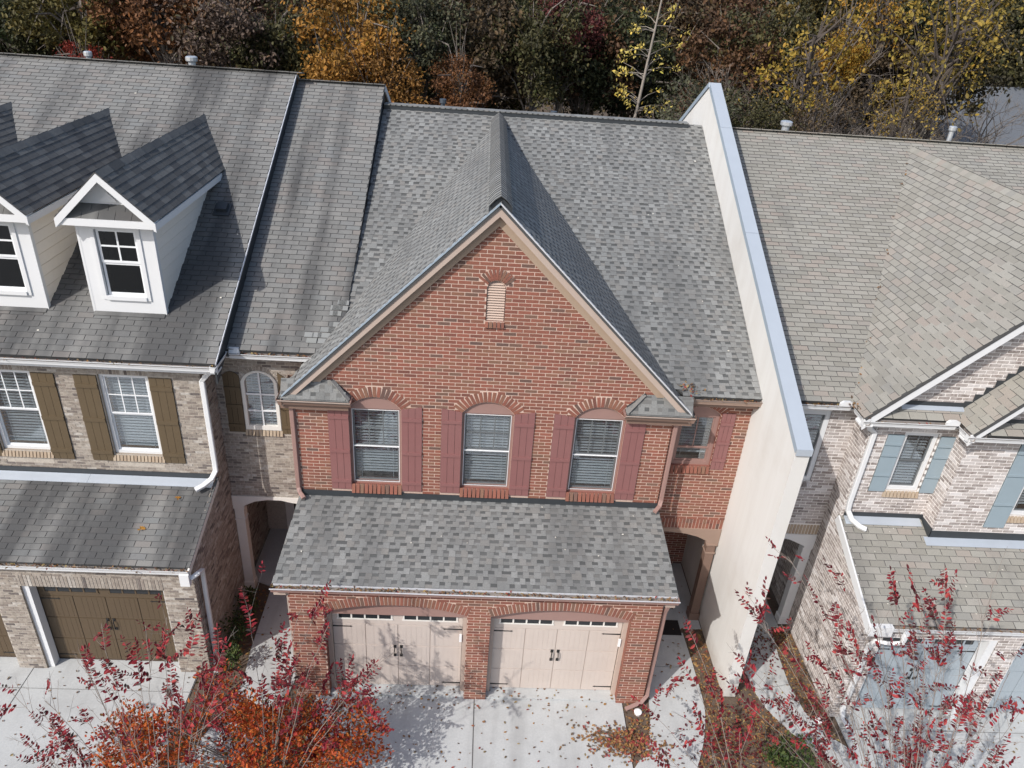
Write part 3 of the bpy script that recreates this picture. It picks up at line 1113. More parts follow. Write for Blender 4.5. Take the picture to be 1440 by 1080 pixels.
        poly = [(lo_, 0), (hi_, 0), (hi_, hl), (lo_ + .34, hl)] if sg > 0 else [(lo_, 0), (hi_, 0), (hi_ - .34, hl), (lo_, hl)]
        shingles(P, rr, (0, 1.80, zr + .012), X1, sv, poly, ('shingle_lam', 'asphalt_edge'), 'lam', .143, mats_dark=('shingle_dark', 'shingle_dark'), th=.009)
        # triangular hip side
        A, B, C_ = hip[0], hip[3], hip[4]
        nn = (B - A).cross(C_ - A).normalized()
        if nn.z < 0:
            nn = -nn
        sub('hip_shingle', MB().prism([A, B, C_], nn * .012), 'shingle_lam', rr)
        sub('hip_cap', MB().beam(A + UP * .02, B + UP * .03, .09, .012), 'shingle_lam', rr)
        sub('step_flashing', MB().beam(Vector((xi + sg * .05, 1.985, zr + .05)), Vector((xi + sg * .38, 1.985, zr + .37)), .03, .05, up=(0, -1, 0)), 'flash_dark', rr)
        gutter(T, (min(xi, xo), 1.73, zr), (max(xi, xo), 1.73, zr), NF, ('brown_trim', 'gutter_in'), wd=.10, ht=.11)
        part('gutter_lip', MB().box(min(xi, xo), max(xi, xo), 1.722, 1.734, zr - .012, zr + .003), 'tan_trim', T)
        # inner return end of gutter
        part('gutter_end', MB().box(xi - .012, xi + .012, 1.75, 1.98, zr - .05, zr + .012), 'mauve_light', T)
        # side gutter running back along the gable eave
        o = Vector((sg, 0, 0))
        gutter(T, (sg * 4.07, 1.75, zr), (sg * 4.07, 2.25 if sg > 0 else 2.75, zr), o, ('brown_trim', 'gutter_in'), wd=.11, name='gutter')
    # downspouts of the front block
    downspout(T, [(-3.84, 1.96, 6.05), (-3.84, 1.96, 4.05), (-3.84, 1.96, 3.92), (-3.80, 1.90, 3.82), (-3.70, 1.78, 3.78)], X1, 'mauve_light')
    downspout(T, [(3.75, 1.97, 6.05), (3.75, 1.97, 4.10), (3.75, 1.97, 3.95), (3.72, 1.90, 3.84), (3.60, 1.76, 3.79)], X1, 'mauve_light')
    part('corner_board', MB().box(-3.80, -3.775, 1.985, 2.06, 3.85, 6.0), 'mauve_light', T)
    # garage downspout on the right
    downspout(T, [(3.70, .02, 2.9), (3.68, .10, 2.6), (3.68, .10, .45), (3.68, .05, .22), (3.55, -.06, .12), (3.20, -.20, .07)], X1, 'mauve_light')
    part('corner_board', MB().box(-3.705, -3.675, .0, .12, 0, 2.95), 'tan_trim', T)
    # --- recess on the right, y = 2.45
    yR = 2.45
    out = [(3.6, 2.82), (5.415, 2.82), (5.415, 6.35), (3.6, 6.35)]
    wx0, wx1, wz0_, wz1_ = 3.95, 4.80, 4.52, 5.80
    cx = (wx0 + wx1) / 2
    hole = arch_hole(cx, (wx1 - wx0) / 2, wz0_, wz1_, .2)
    _, r, cz, a = arch_pts(cx, wz1_, (wx1 - wx0) / 2, .2)
    bo = [(cx + (r + .2) * math.sin(t), cz + (r + .2) * math.cos(t)) for t in np.linspace(-a, a, 12)]
    bhole = [(wx0, wz0_ - .16), (wx0, wz1_)] + bo + [(wx1, wz1_), (wx1, wz0_ - .16)]
    rw = wall_sheet(T, 'recess_wall', (0, yR, 0), X1, NF, out, [hole], 'red_mortar', holedepth=.14)
    brick_wall(P, rw, (0, yR, 0), X1, NF, [(3.6, 3.10), (5.415, 3.10), (5.415, 6.35), (3.6, 6.35)], [bhole], RB, jitter=.2)
    arch_bricks(P, rw, yR, cx, wz1_, (wx1 - wx0) / 2, .2, .2, RB, wid=.08)
    row_bricks(P, rw, wx0, wx1, yR - .04, wz0_ - .15, wz0_ + .015, RB, wid=.085, slope=.3)
    row_bricks(P, rw, 3.62, 5.41, yR - .012, 2.985, 3.095, RB, wid=.0762, depth=.03)
    row_bricks(P, rw, 3.62, 5.41, yR - .010, 2.835, 2.975, RB, wid=.0762, depth=.03)
    a, *_ = arch_pts(cx, wz1_, (wx1 - wx0) / 2, .2, 12)
    part('arch_infill', MB().prism([(x, yR + .045, z) for x, z in [(wx0, wz1_ - .02)] + a + [(wx1, wz1_ - .02)]], (0, .05, 0)), 'mauve_light', T)
    window(T, wx0, wx1, yR + .07, wz0_, wz1_, 'mauve_light', 'mauve_light', cols=2, rows=1, fr=.08, split=.3)
    shutter(T, 4.815, 5.10, yR - .012, 4.47, lambda x: 5.88, 'mauve', 'mauve_dark', (4.72, 5.15, 5.62))
    # entry arch beam, column, porch
    pts = [(3.6, 2.82), (3.6, 2.70), (4.2, 2.72), (4.6, 2.68), (4.9, 2.60), (5.10, 2.50), (5.135, 2.40), (5.41, 2.40), (5.41, 2.82)]
    part('entry_beam', MB().prism([(x, yR - .02, z) for x, z in pts], (0, .2, 0)), 'beam_brown', T)
    col = MB().box(5.17, 5.37, 2.44, 2.64, .0, 2.40)
    c = part('column', col, 'brown_trim', T)
    sub('column_base', MB().box(5.145, 5.395, 2.415, 2.665, 0, .22), 'brown_trim', c)
    sub('column_capital', MB().box(5.15, 5.39, 2.42, 2.66, 2.12, 2.15).box(5.14, 5.40, 2.41, 2.67, 2.36, 2.40), 'beam_brown', c)
    pb = wall_sheet(T, 'porch_wall', (0, 4.4, 0), X1, NF, rect(3.59, 5.41, 0, 3.0), [], 'red_mortar')
    brick_wall(P, pb, (0, 4.4, 0), X1, NF, rect(3.59, 5.41, 0, 3.0), [rect(3.7, 4.75, -.1, 2.15)], RB)
    d = part('entry_door', MB().box(3.78, 4.68, 4.36, 4.40, .03, 2.1), 'door_entry', T)
    sub('door_frame', MB().box(3.70, 3.78, 4.35, 4.41, 0, 2.18).box(4.68, 4.76, 4.35, 4.41, 0, 2.18).box(3.78, 4.68, 4.35, 4.41, 2.1, 2.18), 'tan_trim', d)
    part('porch_ceiling', MB().box(3.6, 5.41, 2.5, 4.4, 2.86, 2.9), 'tan_trim', T)
    # eave gutter of the recess
    gutter(T, (4.05, 2.06, 6.376), (5.42, 2.06, 6.376), NF, ('beam_brown', 'gutter_in'), litter=70)
    part('fascia_board', MB().box(4.0, 5.41, 2.19, 2.22, 6.15, 6.36), 'brown_trim', T)
    part('soffit', MB().box(4.0, 5.41, 2.22, 2.46, 6.16, 6.19), 'brown_trim', T)
    # --- main roof
    p0, p1 = Vector((0, 2.12, 6.42)), Vector((0, 10.05, 10.215))
    s = (p1 - p0).normalized()
    L = (p1 - p0).length
    # cut away most of what the gable covers
    poly = [(3.9, 0), (5.41, 0), (5.41, L), (-3.0, L), (-3.0, 1.40), (-.35, 7.5), (0, 8.2), (.35, 7.5), (3.5, .35)]
    mr = roof_plane(P, T, 'main_roof', (0, p0.y, p0.z), X1, s, poly, ('shingle_lam', 'asphalt_edge'), kind='lam', expo=.143, mats_dark=('shingle_dark', 'shingle_dark'), th=.011)
    rv = part('main_ridge_vent', MB().box(-2.98, 5.0, 9.90, 10.2, 10.15, 10.255), 'flash_dark', T)
    for i in range(56):
        x = -2.97 + i * .142
        sub('ridge_cap', MB().obox((x + .08, 10.03, 10.268 + (i % 2) * .002), (.09, 0, 0), (0, .15, 0), (.0, 0, .012), 0, random.random() * .9 + .01), 'shingle_lam', rv)
    part('back_roof', MB().prism([(-3.0, 10.05, 10.21), (5.41, 10.05, 10.21), (5.41, 18.0, 6.4), (-3.0, 18.0, 6.4)], (0, 0, -.06)), 'shingle_lam', T)
    part('back_wall', MB().box(-3.7, 5.4, 17.4, 17.6, 0, 6.5), 'red_mortar', T)
    # vent pipes just behind the ridge
    for x, z in ((-1.5, 10.40), (1.47, 10.27)):
        part('vent_pipe', MB().tube([(x, 10.5, 9.9), (x, 10.5, z - .1)], .06, 10).tube([(x, 10.5, z - .1), (x, 10.5, z)], .09, 10), 'vent_dark', T)
    P.finish()
    return T


build_red()


# ================================================================== STUCCO PARTY WALL
def build_party_wall():
    T = thing('party_wall', 'tall cream stucco wall with a pale metal coping rising between the red and grey brick houses', 'wall', (5.55, 3, 0))
    xs, xe = 5.418, 5.69
    yS, zS, yP, zP = .24, 6.52, 10.05, 11.27
    prof = [(yS, 0), (yS, zS), (yP, zP), (18.0, 6.9), (18.0, 0)]
    part('wall_body', MB().prism([(xs, y, z) for y, z in prof], (xe - xs, 0, 0)), 'stucco', T)
    # coping segments butt end to end
    a, b = Vector((0, yS - .03, zS - .015)), Vector((0, yP, zP))
    d = (b - a).normalized()
    nrm = Vector((0, -d.z, d.y))
    L = (b - a).length
    cuts = [0, L * .495, L * .83, L]
    for i in range(3):
        p, q = a + d * (cuts[i] + (.004 if i else 0)), a + d * (cuts[i + 1] - .004)
        mb = MB()
        x0, x1 = xs - .012, xe + .006
        lo = -.09
        vs = []
        for pt in (p, q):
            vs += [Vector((x0, 0, 0)) + pt + nrm * lo, Vector((x1, 0, 0)) + pt + nrm * lo, Vector((x1, 0, 0)) + pt + nrm * .03, Vector((x0, 0, 0)) + pt + nrm * .03]
        mb.add(vs, [(0, 1, 2, 3), (7, 6, 5, 4), (3, 2, 6, 7), (0, 3, 7, 4), (1, 5, 6, 2), (0, 4, 5, 1)], [0, 0, 0, 1, 0, 0])
        part('coping', mb, ['coping', 'coping_edge'], T)
    part('coping_end', MB().box(xs - .014, xe + .008, yS - .05, yS - .035, zS - .12, zS + .01), 'coping', T)
    mb = MB()
    p, q = Vector((0, yP, zP)), Vector((0, 18.0, 6.9))
    d = (q - p).normalized()
    nrm = Vector((0, -d.z, d.y))
    if nrm.z < 0:
        nrm = -nrm
    vs = []
    for pt in (p, q):
        for x in (xs - .03, xe + .02):
            vs += [pt + X1 * x + nrm * -.09, pt + X1 * x + nrm * .03]
    mb.add(vs, [(1, 3, 7, 5), (0, 1, 5, 4), (2, 6, 7, 3), (0, 2, 3, 1), (4, 5, 7, 6)], [0, 1, 1, 0, 0])
    part('coping', mb, ['coping', 'coping_edge'], T)


build_party_wall()


# ================================================================== TAN BRICK TOWNHOUSE WITH DORMERS (left)
def build_left():
    P = Pieces()
    T = thing('tan_townhouse', 'tan brick townhouse with white dormers on its roof and brown board shutters', 'townhouse', (-8, 5, 0))
    B = ('tan_brick', 'tan_brick')
    kw = dict(pitch=.19, course=.066, joint=.013, jitter=.9)
    XL = -14.5
    # --- garage front y = .49
    yg = .49
    ops = [(-9.05, -6.28), (-12.5, -9.62)]
    zt = 2.36
    ol = [(XL, 0), (-12.5, 0), (-12.5, zt), (-9.62, zt), (-9.62, 0), (-9.05, 0), (-9.05, zt), (-6.28, zt), (-6.28, 0), (-5.65, 0), (-5.65, 3.05), (XL, 3.05)]
    gw = wall_sheet(T, 'garage_wall', (0, yg, 0), X1, NF, ol, [], 'tan_mortar', depth=.25)
    holes = [rect(a, b, -.1, zt) for a, b in ops]
    holes += [rect(a - .02, b + .02, zt - .05, zt + .30) for a, b in ops]
    brick_wall(P, gw, (0, yg, 0), X1, NF, rect(XL, -5.65, 0, 3.05), holes, B, **kw)
    for a, b in ops:
        row_bricks(P, gw, a - .02, b + .02, yg - .008, zt + .004, zt + .29, B, wid=.07, depth=.03)
        part('door_trim', MB().box(a, a + .13, yg + .05, yg + .24, 0, zt), 'white_trim', T)
        part('door_trim', MB().box(b - .05, b, yg + .08, yg + .24, 0, zt), 'white_trim', T)
        part('door_trim', MB().box(a + .13, b - .05, yg + .20, yg + .24, zt - .12, zt), 'olive_dark', T)
        garage_door(T, a + .13, b - .05, yg + .26, .03, 2.28, 'door_olive', 'olive_dark', top_h=.42, wz=(1.98, 2.12), frame_light='door_olive')
    # side wall x = -5.65, facing right, full height
    prof = [(yg, 0), (6.0, 0), (6.0, 2.82), (3.0, 2.82), (3.0, 6.3), (2.3, 6.3), (2.3, 3.85), (yg, 3.1)]
    sw = wall_sheet(T, 'side_wall', (-5.647, 0, 0), Y1, X1, prof, [], 'tan_mortar')
    brick_wall(P, sw, (-5.647, 0, 0), Y1, X1, prof, [], B, **kw)
    part('water_table', MB().box(-5.655, -5.635, yg, 3.0, .42, .47), 'tan_brick', T)
    # --- garage roof
    p0, p1 = Vector((0, .33, 3.13)), Vector((0, 2.3, 3.80))
    s = (p1 - p0).normalized()
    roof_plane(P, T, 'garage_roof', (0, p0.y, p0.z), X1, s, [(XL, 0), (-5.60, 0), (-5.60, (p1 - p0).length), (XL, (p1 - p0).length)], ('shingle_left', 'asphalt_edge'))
    gutter(T, (XL, .24, 3.10), (-5.62, .24, 3.10), NF, litter=420)
    part('rake_board', MB().beam((-5.615, .30, 3.05), (-5.615, 2.3, 3.73), .035, .12), 'cream_trim', T)
    part('fascia_board', MB().box(XL, -5.66, .36, .40, 2.92, 3.08), 'cream_trim', T)
    part('soffit', MB().box(XL, -5.66, .40, .49, 2.93, 2.96), 'cream_trim', T)
    part('gutter_outlet', MB().box(-5.80, -5.62, .25, .36, 2.72, 3.0), 'white_trim', T)
    downspout(T, [(-5.62, .34, 2.85), (-5.50, .42, 2.92), (-5.50, .62, 2.82), (-5.54, .70, 2.6), (-5.585, .72, .35), (-5.56, .60, .15), (-5.50, .40, .08)], X1, 'white_trim')
    # flashing at the foot of the upper wall
    mb = MB()
    for a, b in ((XL, -8.2), (-8.195, -5.66)):
        part('flashing', MB().beam((a, 2.16, 3.775), (b, 2.16, 3.775), .22, .012, up=(0, -.32, .95)), 'flash_metal', T)
    part('flashing', MB().box(XL, -5.64, 2.27, 2.296, 3.80, 3.92), 'flash_dark', T)
    # --- second floor, y = 2.3
    yw = 2.3
    wins = [(-7.62, -6.66), (-9.85, -8.90), (-12.05, -11.1)]
    wz0, wz1 = 4.33, 6.20
    hol = [rect(a, b, wz0, wz1) for a, b in wins]
    ww = wall_sheet(T, 'upper_wall', (0, yw, 0), X1, NF, rect(XL, -5.65, 3.7, 6.5), hol, 'tan_mortar', holedepth=.14)
    bh = [rect(a - .46, b + .46, 4.17, 6.19) for a, b in wins] + [rect(a, b, 4.0, 6.6) for a, b in wins]
    brick_wall(P, ww, (0, yw, 0), X1, NF, rect(XL, -5.65, 3.7, 6.5), bh, B, **kw)
    for i, (a, b) in enumerate(wins):
        row_bricks(P, ww, a - .05, b + .05, yw - .03, 4.18, 4.31, ('sill_brick', 'sill_brick'), wid=.072, slope=.3)
        row_bricks(P, ww, a - .05, b + .05, yw - .006, wz1 + .01, wz1 + .21, B, wid=.072, depth=.03)
        window(T, a, b, yw + .05, wz0, wz1, 'white_trim', 'sash_white', cols=3, rows=2, fr=.06, split=.5)
        for x0, x1 in ((a - .455, a - .02), (b + .02, b + .455)):
            shutter(T, x0, x1, yw - .014, 4.17, lambda x: 6.18, 'olive_shutter', 'olive_dark', (4.38, 5.16, 5.94), bh=.085)
    gutter(T, (XL, 1.92, 6.66), (-5.18, 1.92, 6.66), NF, litter=130)
    part('fascia_board', MB().box(XL, -5.2, 2.05, 2.08, 6.45, 6.63), 'white_trim', T)
    part('soffit', MB().box(XL, -5.2, 2.08, 2.3, 6.46, 6.49), 'white_trim', T)
    gutter(T, (-5.17, 1.93, 6.66), (-5.17, 2.62, 6.66), X1, name='gutter')
    downspout(T, [(-5.30, 2.02, 6.55), (-5.45, 2.18, 6.38), (-5.60, 2.25, 6.18), (-5.60, 2.25, 4.25), (-5.60, 2.24, 4.05), (-5.66, 2.12, 3.92), (-5.80, 1.98, 3.84), (-5.93, 1.88, 3.80)], X1, 'white_trim', a=.10, b=.075)
    # --- recessed entry wall, y = 3.0
    yr = 3.0
    wx0, wx1, wz0, wzs = -5.12, -4.38, 4.62, 5.78
    cx, hw = (wx0 + wx1) / 2, (wx1 - wx0) / 2
    hole = arch_hole(cx, hw, wz0, wzs, .27)
    rw = wall_sheet(T, 'recess_wall', (0, yr, 0), X1, NF, rect(-5.65, -3.68, 2.80, 6.5), [hole], 'tan_mortar', holedepth=.14)
    _, r, cz, a = arch_pts(cx, wzs, hw, .27)
    bo = [(cx + (r + .1) * math.sin(t), cz + (r + .1) * math.cos(t)) for t in np.linspace(-a, a, 12)]
    brick_wall(P, rw, (0, yr, 0), X1, NF, rect(-5.65, -3.68, 2.80, 6.5), [[(wx0 - .38, wz0 - .14), (wx0 - .38, 5.9), (wx0 - .05, wzs)] + bo + [(wx1 + .05, wzs), (wx1 + .38, 5.8), (wx1 + .38, wz0 - .14)]], B, **kw)
    arch_bricks(P, rw, yr, cx, wzs, hw, .27, .10, B, wid=.075)
    row_bricks(P, rw, wx0 - .03, wx1 + .03, yr - .03, wz0 - .14, wz0 - .01, ('sill_brick', 'sill_brick'), wid=.072, slope=.3)
    # arched window
    mb = MB()
    ain, *_ = arch_pts(cx, wzs, hw, .27, 14)
    aou, *_ = arch_pts(cx, wzs, hw - .07, .23, 14)
    outl = [(wx0, wz0)] + ain + [(wx1, wz0)]
    inl = [(wx0 + .07, wz0 + .10)] + aou + [(wx1 - .07, wz0 + .10)]
    mb.sheet([[(x, yr - .02, z) for x, z in outl], [(x, yr - .02, z) for x, z in inl]])
    n = len(inl)
    q = [(x, yr - .02, z) for x, z in inl] + [(x, yr + .08, z) for x, z in inl]
    mb.add(q, [(i, (i + 1) % n, n + (i + 1) % n, n + i) for i in range(n)])
    n = len(outl)
    q = [(x, yr - .02, z) for x, z in outl] + [(x, yr + .08, z) for x, z in outl]
    mb.add(q, [(i, (i + 1) % n, n + (i + 1) % n, n + i) for i in range(n)])
    wd = part('window', mb, 'cream_trim', T)
    sub('pane', MB().prism([(x, yr + .04, z) for x, z in inl], (0, .004, 0)), 'glass', wd)
    mt = MB().box(cx - .016, cx + .016, yr + .01, yr + .036, wz0 + .10, wzs + .225)
    for zz in (5.08, 5.48):
        mt.box(wx0 + .071, wx1 - .071, yr + .012, yr + .034, zz - .016, zz + .016)
    sub('muntin', mt, 'sash_white', wd)
    blinds(wd, wx0 + .08, wx1 - .08, yr + .09, wz0 + .11, wzs + .2)
    for x0, x1 in ((wx0 - .36, wx0 - .02), (wx1 + .02, wx1 + .36)):
        _, r_, cz_, _a = arch_pts((x0 + x1) / 2, 5.80, .17, .14)
        t2 = (lambda x: 5.78 + .26 * min(1, (x - wx0 + .36) / .34)) if x0 < cx else (lambda x: 5.78 + .26 * min(1, (wx1 + .36 - x) / .34))
        if x0 < cx:
            c0 = (x0 + x1) / 2
            t2 = lambda x, c0=c0: 5.86 + .16 * math.cos((x - c0) / .17 * 1.2)
        shutter(T, x0, x1, yr - .014, 4.55, t2, 'olive_shutter', 'olive_dark', (4.72, 5.20, 5.62), bh=.075)
    gutter(T, (-5.16, 2.63, 6.60), (-3.05, 2.63, 6.60), NF, litter=110)
    part('gutter_cap', MB().prism([(-5.17, 2.66, 6.60), (-4.95, 2.66, 6.60), (-4.98, 2.70, 6.70), (-5.17, 2.72, 6.70)], (0, .05, 0)), 'white_trim', T)
    part('soffit', MB().box(-5.6, -3.05, 2.76, 3.0, 6.44, 6.47), 'white_trim', T)
    # entry: arched beam, column, door
    pts = [(-5.65, 2.82), (-5.65, 2.50), (-5.43, 2.50), (-5.38, 2.56), (-5.15, 2.68), (-4.85, 2.74), (-4.55, 2.74), (-4.3, 2.68), (-3.7, 2.60), (-3.7, 2.82)]
    part('entry_beam', MB().prism([(x, yr - .03, z) for x, z in pts], (0, .2, 0)), 'cream_trim', T)
    c = part('column', MB().box(-5.63, -5.42, 3.0, 3.2, 0, 2.52), 'cream_trim', T)
    sub('column_base', MB().box(-5.65, -5.40, 2.98, 3.22, 0, .2), 'cream_trim', c)
    sub('column_capital', MB().box(-5.64, -5.40, 2.985, 3.215, 2.12, 2.15).box(-5.65, -5.395, 2.98, 3.22, 2.45, 2.5), 'cream_trim', c)
    pb = wall_sheet(T, 'porch_wall', (0, 5.2, 0), X1, NF, rect(-5.65, -3.6, 0, 2.9), [], 'tan_mortar')
    d = part('entry_door', MB().box(-4.9, -4.0, 5.15, 5.19, .15, 2.25), 'door_entry', T)
    sub('door_frame', MB().box(-5.12, -4.9, 5.12, 5.195, 0.1, 2.3).box(-4.0, -3.9, 5.12, 5.195, 0.1, 2.3).box(-4.9, -4.0, 5.12, 5.195, 2.25, 2.3), 'cream_trim', d)
    part('porch_ceiling', MB().box(-5.64, -3.7, 3.1, 5.2, 2.86, 2.9), 'cream_trim', T)
    # --- main roof
    z0, y0, sl = 6.70, 1.99, .52
    p0, p1 = Vector((0, y0, z0)), Vector((0, 10.0, z0 + (10.0 - y0) * sl))
    s = (p1 - p0).normalized()
    L = (p1 - p0).length
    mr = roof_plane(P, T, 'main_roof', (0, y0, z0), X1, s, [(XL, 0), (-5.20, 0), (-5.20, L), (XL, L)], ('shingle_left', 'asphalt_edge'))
    for i in range(31):
        x = XL + i * .305
        sub('ridge_cap', MB().obox((x + .155, 10.0, p1.z + .02 + (i % 2) * .002), (.16, 0, 0), (0, .13, -.02), (0, 0, .010), 0, random.random() * .9 + .01), 'shingle_left', mr)
    part('back_roof', MB().prism([(XL, 10.02, p1.z), (-5.2, 10.02, p1.z), (-5.2, 18.0, p1.z - 4.1), (XL, 18.0, p1.z - 4.1)], (0, 0, -.06)), 'shingle_left', T)
    part('back_wall', MB().box(XL, -3.7, 17.4, 17.6, 0, 6.5), 'tan_mortar', T)
    # rake step between the two roofs
    part('rake_wall', MB().prism([(-5.215, y0 + .05, z0 - .45), (-5.215, 10.0, p1.z - .45), (-5.215, 10.0, p1.z - .05), (-5.215, y0 + .05, z0 - .04)], (-.03, 0, 0)), 'flash_dark', T)
    part('drip_edge', MB().beam((-5.195, y0, z0 - .01), (-5.195, 10.0, p1.z - .01), .016, .04), 'drip', T)
    # --- lower roof over the entry
    z1, y1, s1 = 6.66, 2.70, .532
    q0, q1 = Vector((0, y1, z1)), Vector((0, 10.25, z1 + (10.25 - y1) * s1))
    s = (q1 - q0).normalized()
    L = (q1 - q0).length
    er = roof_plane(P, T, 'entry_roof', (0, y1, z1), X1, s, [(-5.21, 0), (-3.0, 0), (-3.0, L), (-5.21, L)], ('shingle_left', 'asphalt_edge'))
    for i in range(8):
        x = -5.2 + i * .274
        sub('ridge_cap', MB().obox((x + .14, 10.25, q1.z + .02 + (i % 2) * .002), (.145, 0, 0), (0, .13, -.02), (0, 0, .010), 0, random.random() * .9 + .01), 'shingle_left', er)
    part('rake_wall', MB().prism([(-3.015, y1 + .3, z1 - .25), (-3.015, 10.25, q1.z - .6), (-3.015, 10.25, q1.z - .04), (-3.015, y1 + .3, z1 + .1)], (-.03, 0, 0)), 'flash_dark', T)
    part('back_roof', MB().prism([(-5.21, 10.27, q1.z), (-3.0, 10.27, q1.z), (-3.0, 18.0, q1.z - 4.1), (-5.21, 18.0, q1.z - 4.1)], (0, 0, -.06)), 'shingle_left', T)
    part('rake_board', MB().beam((-2.995, 10.27, q1.z - .08), (-2.995, 13.0, q1.z - 1.5), .03, .15), 'white_trim', T)
    # patch of newer shingles by the valley
    for _ in range(26):
        b = .30 + .143 * random.randrange(0, 9)
        a = -3.95 + b * .55 + abs(random.gauss(0, .30))
        if -4.9 < a < -3.06:
            yy, zz = y1 + b * s.y, z1 + b * s.z
            P.add('shingle', er, Vector((a, yy, zz)) + Vector((0, -s.z, s.y)) * .020, X1 * random.uniform(.06, .12), s * .06, Vector((0, -s.z, s.y)) * .006, ('shingle_patch', 'asphalt_edge'))
    # --- dormers
    zr = lambda y: z0 + (y - y0) * sl
    yr_ = lambda z: y0 + (z - z0) / sl
    for k, cx in enumerate((-7.07, -9.32, -11.57)):
        yf = 2.97
        x0, x1 = cx - .655, cx + .655
        ze, zap = 9.12, 10.0
        D = MB().box(x0, x1, yf, yf + .02, 8.97, 9.12)
        D.box(x0, x0 + .20, yf, yf + .02, zr(yf) - .03, 8.97).box(x1 - .20, x1, yf, yf + .02, zr(yf) - .03, 8.97)
        D.box(x0 + .20, x1 - .20, yf, yf + .02, zr(yf) - .03, 7.50)
        d = part('dormer', D, 'white_trim', T)
        # window surround and sashes
        W0, W1, wz0, wz1 = cx - .455, cx + .455, 7.50, 8.97
        fr = MB()
        fr.box(W0, W0 + .075, yf - .025, yf + .06, wz0, wz1).box(W1 - .075, W1, yf - .025, yf + .06, wz0, wz1)
        fr.box(W0 + .075, W1 - .075, yf - .024, yf + .06, wz1 - .075, wz1).box(W0 + .075, W1 - .075, yf - .05, yf + .06, wz0, wz0 + .075)
        sub('window_frame', fr, 'white_trim', d)
        a0, a1, b0, b1 = W0 + .09, W1 - .09, wz0 + .08, wz1 - .08
        zm = b0 + (b1 - b0) * .50
        for lo, hi, yy in ((b0, zm, yf + .05), (zm, b1, yf + .03)):
            s_ = MB()
            st = .045
            s_.box(a0, a0 + st, yy, yy + .03, lo, hi).box(a1 - st, a1, yy, yy + .03, lo, hi).box(a0 + st, a1 - st, yy + .001, yy + .03, lo, lo + st).box(a0 + st, a1 - st, yy + .001, yy + .03, hi - st, hi)
            sub('sash', s_, 'sash_white', d)
            sub('pane', MB().box(a0 + st, a1 - st, yy + .012, yy + .016, lo + st, hi - st), 'glass_dark', d)
        mt = MB().box(cx - .016, cx + .016, yf + .034, yf + .044, zm + .045, b1 - .045)
        zc = (zm + b1) / 2
        mt.box(a0 + .045, a1 - .045, yf + .035, yf + .043, zc - .016, zc + .016)
        sub('muntin', mt, 'sash_white', d)
        sub('room_dark_panel', MB().box(W0, W1, yf + .5, yf + .51, wz0, wz1), 'room_dark', d)  # near-black panel added for the darkness inside the dormer
        # clapboard cheeks
        for xx, sg in ((x1, 1), (x0, -1)):
            nb = 9
            hb = (ze - zr(yf)) / nb
            for i in range(nb):
                lo, hi = zr(yf) + i * hb, zr(yf) + (i + 1) * hb - .016
                yb0, yb1 = yr_(lo) + .0, yr_(hi) + .0
                pts = [(yf + .02, lo), (max(yb0, yf + .03), lo), (yb1, hi), (yf + .02, hi)]
                mb = MB()
                vs = [(xx + sg * (.024 if z < lo + .02 else .008), y, z) for y, z in pts] + [(xx - sg * .01, y, z) for y, z in pts]
                mb.add(vs, [(0, 1, 2, 3), (7, 6, 5, 4), (0, 4, 5, 1), (1, 5, 6, 2), (2, 6, 7, 3), (3, 7, 4, 0)])
                sub('siding_board', mb, 'siding', d)
            sub('lap_shadow_sheet', MB().prism([(xx - sg * .012, yf + .02, zr(yf)), (xx - sg * .012, yf + .02, ze), (xx - sg * .012, yr_(ze), ze)], (sg * .014, 0, 0)), 'soffit', d)  # dark sheet added behind board gaps; draws the shadow lines under the laps
            sub('corner_board', MB().box(min(xx, xx + sg * .046), max(xx, xx + sg * .046), yf - .004, yf + .09, zr(yf) - .02, ze), 'white_trim', d)
            # eave fascia along the side
            xo = cx + sg * .84
            sub('fascia_board', MB().box(min(xo + sg * .035, xo), max(xo + sg * .035, xo), 2.70, yr_(ze - .06), ze - .125, ze + .005), 'white_trim', d)
            sub('soffit', MB().box(min(xx, xo - sg * .03), max(xx, xo - sg * .03), 2.76, yr_(ze - .02), ze - .02, ze), 'cream_trim', d)
            # roof slope
            e0 = Vector((cx + sg * .87, 2.70, ze + .05))
            ap = Vector((cx, 2.70, zap))
            sv = (ap - e0)
            Ld = sv.length
            sv.normalize()
            zt_ = lambda b: e0.z + sv.z * b
            poly = [(0, 0), (0, Ld), (yr_(zt_(Ld)) - 2.70 + .05, Ld), (yr_(zt_(0)) - 2.70 + .05, 0)]
            nn = Y1.cross(sv)
            if nn.z < 0:
                nn = -nn
            rb = MB().prism([e0 + Y1 * a + sv * b - nn * .004 for a, b in poly], -nn * .05)
            sub('dormer_roof', rb, 'deck', d)
            # courses of shingles on the slope
            P2 = []
            ex = .14
            b = 0
            kk = 0
            field = MB()
            while b < Ld - .02:
                hi = min(b + ex, Ld)
                iv = inside(poly, [], b + (hi - b) / 2)
                for q0_, q1_ in iv:
                    off = (kk % 2) * .16
                    i = math.floor((q0_ - off) / .32)
                    while off + i * .32 < q1_:
                        u0, u1 = max(off + i * .32 + .004, q0_), min(off + (i + 1) * .32 - .004, q1_)
                        i += 1
                        if u1 - u0 < .03:
                            continue
                        c = e0 + Y1 * ((u0 + u1) / 2) + sv * ((b + hi) / 2) + nn * .006
                        field.obox(c, Y1 * (u1 - u0) / 2, (sv - nn * .055).normalized() * ((hi - b) / 2 + .010), nn * .006, [0, 1, 1, 1, 1], random.random() * .98 + .01, bottom=False)
                b += ex
                kk += 1
            sub('shingle_field', field, ['shingle_dormer', 'asphalt_edge'], d, 'stuff')
            # rake board at the front
            mb = MB()
